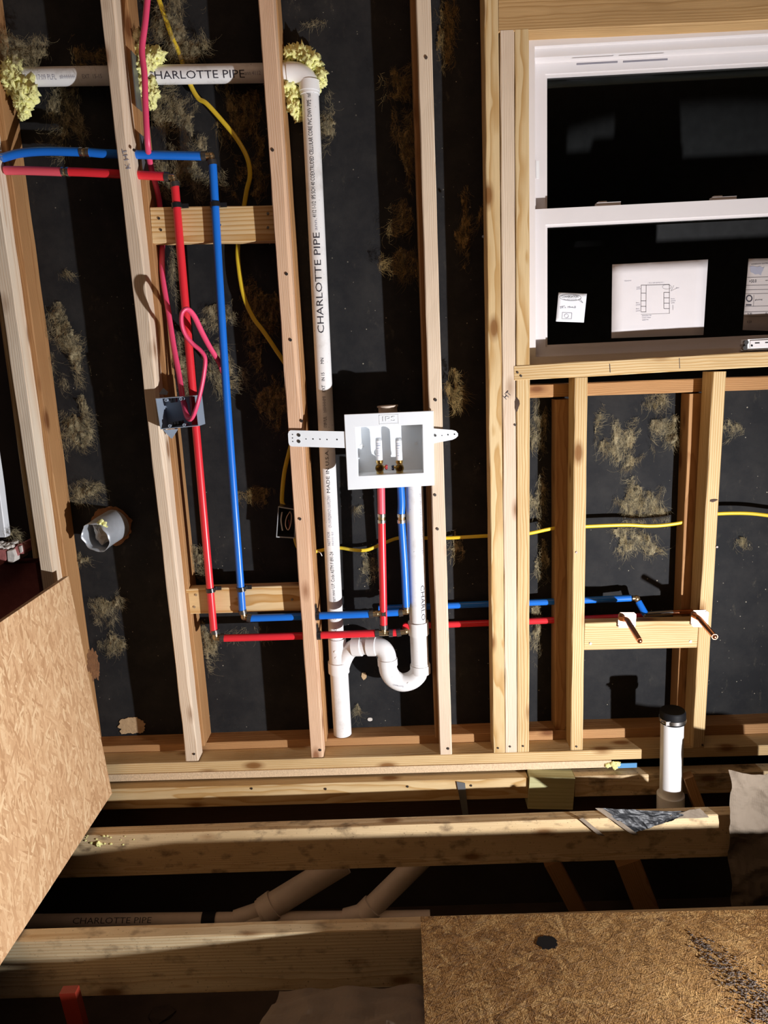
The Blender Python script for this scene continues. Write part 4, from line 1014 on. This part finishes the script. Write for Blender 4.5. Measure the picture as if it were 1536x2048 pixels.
# ------------------------------------------------------------------ insulation tufts
def tuft(lab, px, py, w, h, brown=False, y=BK-.004, dens=1.0, flow=(.15, -1), seed=0, sheet_=True, thick=.016):
    rnd = random.Random(seed*13+5); c = P(px, py, Y=y); sc = .00139*(1-(1024-py)*.00005)
    W2, H2 = w*sc/2, h*sc/2
    root = thing('insulation_tuft', lab, 'insulation', c, 'insulation tufts stuck on the black wall')
    def mask(u, v):
        d = math.sqrt(u*u+v*v)
        return .58-d*.78+.75*noise.fractal(Vector((u*1.3+seed*3.1, v*1.1-seed*1.7, seed)), .9, 2.1, 4)
    if sheet_:
        st_ = .0042; nx = max(4, int(2*W2*1.25/st_)); nz = max(4, int(2*H2*1.25/st_)); idx = {}; vs = []; fs = []
        for j in range(nz+1):
            for i in range(nx+1):
                u = (i/nx*2-1)*1.25; v = (j/nz*2-1)*1.25; mk_ = mask(u, v)
                if mk_ > 0:
                    idx[i, j] = len(vs)
                    hgt = thick*min(1, mk_*1.6)*(.55+1.5*noise.fractal(Vector((u*W2*55, v*H2*40, seed+4)), .8, 2.2, 4))
                    jx = st_*.6*noise.noise(Vector((i*.9, j*.9, seed))); jz = st_*.6*noise.noise(Vector((i*.9, j*.9, seed+9)))
                    vs.append(c+Vector((u*W2+jx, -max(.0005, hgt), v*H2+jz)))
        for j in range(nz):
            for i in range(nx):
                q = [(i, j), (i+1, j), (i+1, j+1), (i, j+1)]
                if all(k in idx for k in q): fs.append(tuple(idx[k] for k in q))
        if fs:
            o = link('matted_wool', vs, fs, 'insulation_brown' if brown else 'insulation', smooth=True); o['kind'] = 'stuff'; put(o, root)
    n = int(dens*min(1100, max(60, w*h*.075))); vs = []; fs = []; tries = 0; cnt = 0
    fl = Vector((flow[0], 0, flow[1])).normalized()
    while cnt < n and tries < n*12:
        tries += 1; u = rnd.uniform(-1.25, 1.25); v = rnd.uniform(-1.25, 1.25)
        if mask(u, v) < -.12: continue
        cnt += 1; p = c+Vector((u*W2, -rnd.uniform(0, thick*.9), v*H2))
        L = rnd.uniform(.006, .024)*(1 if rnd.random() < .9 else 2.2); k = rnd.choice((6, 7, 8)); wd = rnd.uniform(.00008, .0002)
        ang = 2.0*noise.noise(Vector((p.x*18, p.z*12, seed+.5)))+rnd.gauss(0, .35); cur = rnd.gauss(0, .12)+.5*noise.noise(Vector((p.x*30, p.z*30, seed+7)))
        b0 = len(vs)
        for s in range(k+1):
            dd = Vector((fl.x*math.cos(ang)-fl.z*math.sin(ang), rnd.uniform(-.15, .15), fl.x*math.sin(ang)+fl.z*math.cos(ang)))
            q = Vector((-dd.z, .3*math.sin(s), dd.x))*wd*(1-.75*abs(s/k-.4))
            vs += [p-q, p+q]; p = p+dd*L/k; p.y = min(p.y, y); ang += cur
        fs += [(b0+2*s, b0+2*s+1, b0+2*s+3, b0+2*s+2) for s in range(k)]
    if fs:
        o = link('loose_fibres', vs, fs, 'insulation_brown_fibre' if brown else 'insulation_fibre'); o['kind'] = 'stuff'; put(o, root)
    return root
TF = [
 ('thick golden tuft draped over the left end of the white pipe', 42, 112, 95, 92, 0, .07, 1.6, .03),
 ('brown-gold tuft under the white pipe between the two leftmost studs', 128, 235, 105, 135, 0, BK-.004, .8, .014),
 ('brown sheet of insulation above the white pipe, left of the pale stud', 180, 108, 85, 62, 1, .09, .6, .02),
 ('large curled tuft at the top, beside the yellow cable', 352, 62, 105, 140, 0, .11, 1.2, .02),
 ('small reddish tuft between pale stud and pink cable above the foam', 277, 75, 26, 62, 1, .07, .8, .016),
 ('thick clump under the white pipe right of the pink cable', 348, 225, 100, 105, 0, .115, 1.5, .03),
 ('clump behind the upper blue and red pipe corners', 372, 335, 125, 110, 0, .12, 1.3, .02),
 ('faint brown clump left of the reddish stud near the top', 482, 235, 100, 150, 1, BK-.004, .6, .012),
 ('faint brown clump beside the yellow cable above the upper blocking', 500, 355, 80, 95, 1, BK-.004, .5, .012),
 ('small dusty tuft right of the upper vent stack', 652, 240, 42, 96, 0, BK-.004, 1, .014),
 ('tiny wisp at the top between the vent stack and the tan stud', 632, 47, 40, 20, 0, BK-.004, .8, .006),
 ('golden tuft near the top, left of the tan stud', 797, 165, 78, 66, 1, .11, 1.2, .02),
 ('golden tuft hanging along the left side of the tan stud', 812, 285, 48, 150, 1, .11, 1.2, .02),
 ('golden tuft left of the tan stud, second lowest', 808, 440, 60, 70, 1, .11, 1.2, .02),
 ('golden tuft left of the tan stud, lowest and widest', 803, 528, 78, 82, 1, .11, 1.2, .02),
 ('dark golden streak at the top right of the tan stud', 893, 70, 44, 140, 1, BK-.004, .8, .014),
 ('faint brown tuft between the tan stud and the yellow king stud', 932, 455, 55, 130, 1, BK-.004, .6, .012),
 ('curled golden tuft right of the tan stud above the washer box', 910, 795, 36, 100, 1, .10, 1.8, .02),
 ('long dense tuft in the left bay beside the old stud, topmost', 138, 690, 78, 140, 0, BK-.004, 1.5, .02),
 ('long dense tuft in the left bay beside the old stud, middle', 160, 850, 72, 115, 0, BK-.004, 1.5, .02),
 ('curly tuft in the left bay just above the duct stub', 170, 978, 78, 50, 0, BK-.004, 1.8, .02),
 ('tuft in the left bay just below the duct stub', 166, 1118, 30, 36, 0, BK-.004, 1, .01),
 ('hanging tuft in the left bay below the duct, upper of two', 208, 1218, 80, 66, 0, BK-.004, 1.7, .016),
 ('ring-shaped tuft in the left bay below the duct, lower of two', 226, 1288, 56, 54, 0, BK-.004, 1.5, .012),
 ('little pale tuft high in the left bay', 133, 548, 26, 18, 0, BK-.004, 1.5, .008),
 ('narrow tuft between pink cable and red pipe below the upper blocking', 345, 540, 20, 110, 0, .12, 1.4, .014),
 ('narrow dense tuft between pink cable and red pipe above the grey box', 366, 730, 34, 140, 0, .12, 1.6, .018),
 ('pale tuft crossing behind the blue pipe at its middle', 438, 630, 74, 56, 0, BK-.004, 1.5, .016),
 ('stringy tuft behind the blue pipe beside the pink loop', 452, 745, 78, 120, 0, BK-.004, 1.3, .014),
 ('big brown patch between the yellow cable and reddish stud', 522, 640, 90, 190, 1, BK-.004, .5, .014),
 ('brown patch left of the reddish stud, level with the grey box', 545, 810, 80, 130, 1, BK-.004, .5, .014),
 ('brown tuft above the small dark switch box', 512, 985, 78, 52, 1, BK-.004, 1.2, .012),
 ('tuft right of the pale stud just above the lower blocking', 394, 1118, 38, 76, 0, .12, 1.2, .016),
 ('streaky tuft below the lower blocking beside the red pipe elbow', 424, 1290, 42, 104, 0, BK-.004, 1.8, .012),
 ('faint smear behind the horizontal blue and red pipes', 500, 1270, 100, 40, 0, BK-.004, .4, .004),
 ('tuft behind the knotty trimmer stud just under the old sill', 1080, 850, 44, 120, 0, BK-.004, 1.2, .014),
 ('yellowish tuft right of the trimmer stud, below the yellow cable', 1088, 1120, 38, 80, 0, BK-.004, 1.2, .014),
 ('grey tuft right of the trimmer stud, lowest of that bay', 1072, 1262, 30, 120, 0, BK-.004, 1.2, .014),
 ('grey-gold tuft right of the trimmer stud, just above the yellow cable', 1076, 995, 40, 110, 0, BK-.004, 1.2, .014),
 ('thick golden tuft under the window at the right of the middle bay', 1338, 862, 66, 70, 0, BK-.004, 1.8, .024),
 ('thin tuft under the window just below the old sill', 1312, 805, 70, 34, 0, BK-.004, 1.3, .012),
 ('wispy tuft in the middle of the bay under the window', 1248, 885, 84, 95, 0, BK-.004, 1.3, .008),
 ('upright thin wisp close to the left cripple stud', 1194, 850, 18, 80, 0, BK-.004, 1.3, .006),
 ('wide tuft touching the yellow cable under the window', 1292, 1000, 112, 90, 0, BK-.004, 1.4, .012),
 ('faint wisps below the yellow cable under the window', 1278, 1085, 100, 80, 0, BK-.004, .9, .006),
 ('faint tuft right of the right cripple stud near the sill', 1464, 855, 44, 46, 0, BK-.004, .9, .006),
 ('small wisp at the right edge below the yellow cable', 1486, 1085, 34, 34, 0, BK-.004, .9, .006),
 ('faint tuft right of the tan stud below the washer box', 912, 1090, 44, 60, 0, BK-.004, .5, .008),
 ('small tuft on the black wall between vent stack and red washer pipe', 714, 1014, 22, 12, 0, BK-.004, 1.4, .006),
 ('dusty smear on the black wall behind the red washer pipe', 738, 1135, 50, 70, 0, BK-.004, .5, .004),
 ('pale scrap of wool low on the black wall right of the vent foot', 715, 1418, 16, 26, 0, BK-.004, 1.8, .006),
]
for i, (lab, x, y, w, h, br, yy, de, tk) in enumerate(TF):
    tuft(lab, x, y, w, h, bool(br), yy, de, seed=i+1, thick=tk, sheet_=de > .45, flow=(.2*(-1)**i, -1))
o = tuft('grey clump of wool lying on the broken brick at the left edge', 32, 1068, 34, 30, False, .03, 2, seed=77, thick=.03)

# ------------------------------------------------------------------ riser with rubber cap
YS = -.072
rs = thing('drain_riser', 'capped upright white drain pipe standing between the joists at the right', 'pipe', P(1340, 1640, Y=YS))
rT = P(1344.5, 1440, Y=YS); rB = P(1340.5, 1640, Y=YS); RR = .0315; rk = (rB-rT).normalized()
o = MB().tube([rT, rB], RR, 40).make('pipe_body', 'white_fitting', smooth=True); put(o, rs)
o = MB().tube([P(1341.2, 1588, Y=YS), P(1340, 1700, Y=YS)], RR+.007, 40).make('coupling', 'white_fitting', smooth=True); put(o, rs)
cT = P(1345.5, 1425, Y=YS)
mb = MB(); mb.tube([cT-rk*.008, cT-rk*.004, cT+rk*.0, cT+rk*.028, cT+rk*.03], [RR+.001, RR+.0035, RR+.004, RR+.004, RR+.001], 40); o = mb.make('rubber_cap', 'black_rubber', smooth=True); put(o, rs)
c = cT+rk*.018; mb = MB(); mb.hollow(c-rk*.005, c+rk*.005, RR+.0055, RR+.003, 40)
o = mb.make('hose_clamp', 'steel', smooth=True); put(o, rs)
q = c+Vector((-RR*.75, -RR*.85, 0)); mb = MB(); mb.tube([q+Vector((-.014, .012, .002)), q+Vector((.012, -.005, -.002))], .0042, 10); mb.box(tuple(q+Vector((-.006, -.004, -.006))), tuple(q+Vector((.008, .006, .006)))); o = mb.make('clamp_screw', 'steel', smooth=False); put(o, o.parent or rs)

# ------------------------------------------------------------------ scraps on the joists
def crumple(name, lab, cat, quad, mat, amp, n=26, seed=0, fr=14, parent=None, folds=True, push=(0, -1, 0)):
    c = [Vector(p) for p in quad]; vs = []; W_ = (c[1]-c[0]).length; H_ = (c[3]-c[0]).length
    for j in range(n+1):
        for i in range(n+1):
            u, v = i/n, j/n; p = (c[0]*(1-u)+c[1]*u)*(1-v)+(c[3]*(1-u)+c[2]*u)*v
            q = Vector((u*W_*fr, v*H_*fr, seed)); h = noise.fractal(q, 1, 2.2, 3)
            r_ = abs(noise.noise(q*.8+Vector((3, 1, 2))))
            edge = Vector((noise.noise(Vector((u*5, v*5, seed+1))), 0, noise.noise(Vector((u*5, v*5, seed+2)))))*amp*.35
            p = p+Vector(push)*(h*amp+(.6-r_*2)*amp*.7)+edge; vs.append(p)
    fs = [(j*(n+1)+i, (j+1)*(n+1)+i, (j+1)*(n+1)+i+1, j*(n+1)+i+1) for j in range(n) for i in range(n)]
    o = link(name, vs, fs, mat); sm = o.modifiers.new('thick', 'SOLIDIFY'); sm.thickness = .0006
    if parent: put(o, parent)
    else: tag(o, lab, cat)
    return o
kp = crumple('kraft_paper', 'crumpled brown paper hanging upright over the joist at the right edge', 'paper',
        [P(1458, 1541, Y=-.262), P(1640, 1562, Y=-.262), P(1640, 1860, Y=-.28), P(1463, 1860, Y=-.28)], 'kraft', .015, 56, 3, 13)
zj = -.0215
wr = thing('torn_wrap', 'torn black and tan building wrap lying over the middle joist', 'wrap', P(1300, 1650, Y=-0.242))
def jq(px, py, Y, dz=0): p = P(px, py, Y=Y); return p
crumple('black_sheet', '', '', [P(1203, 1617, Y=-0.239), P(1385, 1624, Y=-0.239), P(1345, 1640, Y=-0.246), P(1268, 1667, Y=-0.246)], 'black_wrap', .003, 24, 2, 30, wr)
crumple('paper_edge', '', '', [P(1190, 1616, Y=-0.240), P(1205, 1616, Y=-0.240), P(1276, 1668, Y=-0.247), P(1264, 1669, Y=-0.247)], 'kraft', .002, 12, 5, 30, wr)
crumple('paper_flap', '', '', [P(1345, 1628, Y=-0.241), P(1400, 1616, Y=-0.241), P(1418, 1634, Y=-0.243), P(1330, 1640, Y=-0.243)], 'kraft', .004, 18, 6, 30, wr)
crumple('paper_strip', '', '', [P(1158, 1638, Y=-0.245), P(1166, 1636, Y=-0.245), P(1210, 1672, Y=-0.246), P(1196, 1670, Y=-0.246)], 'kraft', .002, 10, 7, 30, wr)
o = MB().prism([P(913, 1563, Y=-.037), P(930, 1566, Y=-.037), P(938, 1640, Y=-.037), P(927, 1640, Y=-.037)], (0, -.0015, 0)).make('pipe_hanger_strap', 'grey_plate'); tag(o, 'dark metal strap hanging down over the farthest joist', 'strap')
o = MB().box((P(1234, 1530, Y=0).x, -.004, P(1234, 1535, Y=0).z), (P(1273, 1530, Y=0).x, -.001, P(1234, 1526, Y=0).z)).make('blue_tape', 'blue_tape'); tag(o, 'short blue strip under the right end of the lit bottom plate', 'tape')
mb = MB()
for k, (x, y, r) in enumerate(((1216, 1530, .008), (1226, 1528, .010), (1234, 1527, .009), (1230, 1534, .008))): mb.ball(P(x, y, Y=-.004), r, 2, .6, (1.2, 1, .8), k)
o = mb.make('foam_blob', 'spray_foam', smooth=True); tag(o, 'small yellow foam blob under the bottom plate beside the blue strip', 'foam')
brc = board('diagonal_brace', 'short brown diagonal wood piece right of the capped riser', 'brace', None, None, .03, -.10, -.07, 'old_pine', None, world=(P(1398, 1640, Y=-.10), P(1368, 1560, Y=-.10)))
mb = MB()
rnd = random.Random(3)
for k in range(16):
    mb.ball(P(165+rnd.random()**2*110, 1676+rnd.uniform(-5, 14), Y=-.233+rnd.uniform(-.002, .0)), rnd.uniform(.0012, .0035), 1, .5, (1.4, .6, 1), k)
mb.ball(P(197, 1688, Y=-.235), .0075, 2, .6, (.9, .6, 1.1), 4)
o = mb.make('foam_crumbs', 'spray_foam'); tag(o, 'pale foam crumbs scattered on the left end of the middle joist', 'crumbs', kind='stuff')

# ------------------------------------------------------------------ crawl space
cp = thing('crawl_drain', 'tan drain pipe with two wyes running below the joists in the dark', 'pipe', P(500, 1840, Y=-.17))
YQ = -.17
def cpp(nm, a, b, r, mat='crawl_pipe'):
    o = MB().tube([P(*a[:2], Y=a[2]), P(*b[:2], Y=b[2])], r, 32).make(nm, mat, smooth=True); put(o, cp); return o
mp1 = cpp('main_pipe', (60, 1843, YQ), (860, 1835, YQ), .020)
k1 = cpp('branch_pipe', (520, 1826, YQ), (690, 1722, YQ+.08), .036)
cpp('wye_fitting', (470, 1838, YQ), (545, 1812, YQ+.02), .024); cpp('wye_hub', (528, 1823, YQ+.003), (549, 1808, YQ+.012), .041)
cpp('branch_pipe', (722, 1836, YQ), (850, 1710, YQ+.08), .031); cpp('wye_fitting', (690, 1836, YQ), (742, 1822, YQ), .026); cpp('wye_hub', (728, 1830, YQ+.003), (746, 1812, YQ+.01), .035)
cpp('rubber_band', (406, 1840, YQ), (432, 1839.7, YQ), .0255, 'black_rubber')
wrap_text('pipe_lettering', 'CHARLOTTE PIPE', P(150, 1842.1, Y=YQ), (P(860, 1835, Y=YQ)-P(60, 1843, Y=YQ)).normalized(), (0, 0, 1), .020, .022, 'dark_steel', mp1, .23, .75)
for (a, b, w, lab) in (((1180, 1900), (1090, 1735), .05, 'left dark brace in the crawl space right of the pipes'), ((1300, 1900), (1235, 1735), .075, 'right dark brace with a crack in the crawl space')):
    board('crawl_brace', lab, 'brace', None, None, w, .02, .055, 'old_pine', 'dark braces in the crawl space', world=(P(*a, Y=.02), P(*b, Y=.02)))
crumple('crawl_paper', 'dull brown paper sheet heaped in the crawl space in front of the joist', 'paper',
        [P(560, 1975, Y=-.72), P(860, 1975, Y=-.72), P(880, 2100, Y=-.95), P(480, 2100, Y=-.95)], 'kraft', .03, 30, 4, 4)
o = MB().prism([P(118, 1988, Y=-.72), P(150, 1986, Y=-.72), P(172, 2070, Y=-.72), P(140, 2070, Y=-.72)], (0, .02, 0)).make('orange_stake', 'orange_plastic'); tag(o, 'red-orange plastic piece in the dark below the front joist', 'plastic piece')
mb = MB(); rnd = random.Random(11)
for k in range(60):
    mb.ball((rnd.uniform(-1.2, 1.2), rnd.uniform(-1.2, .1), -.615), rnd.uniform(.008, .035), 1, .5, (1.4, 1, .5), k)
o = mb.make('rubble', 'mortar'); tag(o, 'loose rubble scattered on the crawl space ground', 'rubble', kind='stuff'); o.data.materials[0] = MATS['soil']
mb = MB(); rnd = random.Random(21)
for k in range(900):
    t_ = rnd.random()**.7; px = 1385+t_*190+rnd.gauss(0, 9+22*t_); py = 1868+t_*190+rnd.gauss(0, 8+14*t_)
    if py < 1845: continue
    c = P(px, py, Z=.0008); mb.ball(c, rnd.uniform(.0006, .0019), 1, .6, (1.6, 1, .3), k)
o = mb.make('sawdust_grit', 'grit'); tag(o, 'diagonal trail of grey grit and chips across the lower right floor sheet', 'grit', kind='stuff')
# printed stamps on studs
flat_text('lumber_stamp', 'K HT', P(262, 338, Y=-.0012), (-.12, 0, .99), (-.99, 0, -.12), .018, 'grey_ink', sa, width=.05)
flat_text('lumber_stamp', 'SPF 2', P(6, 322, Y=-.0012), (0, 0, 1), (-1, 0, 0), .016, 'grey_ink', s0, width=.05)
flat_text('pencil_note', 'HT', P(1012, 800, Y=-.0012), (.7, 0, .7), (-.7, 0, .7), .02, 'ink', d2, width=.022)
for o in list(bpy.data.objects):
    if o.type == 'MESH' and o.name.startswith('wye') and o.parent and o.parent.name.startswith('wye'): pass
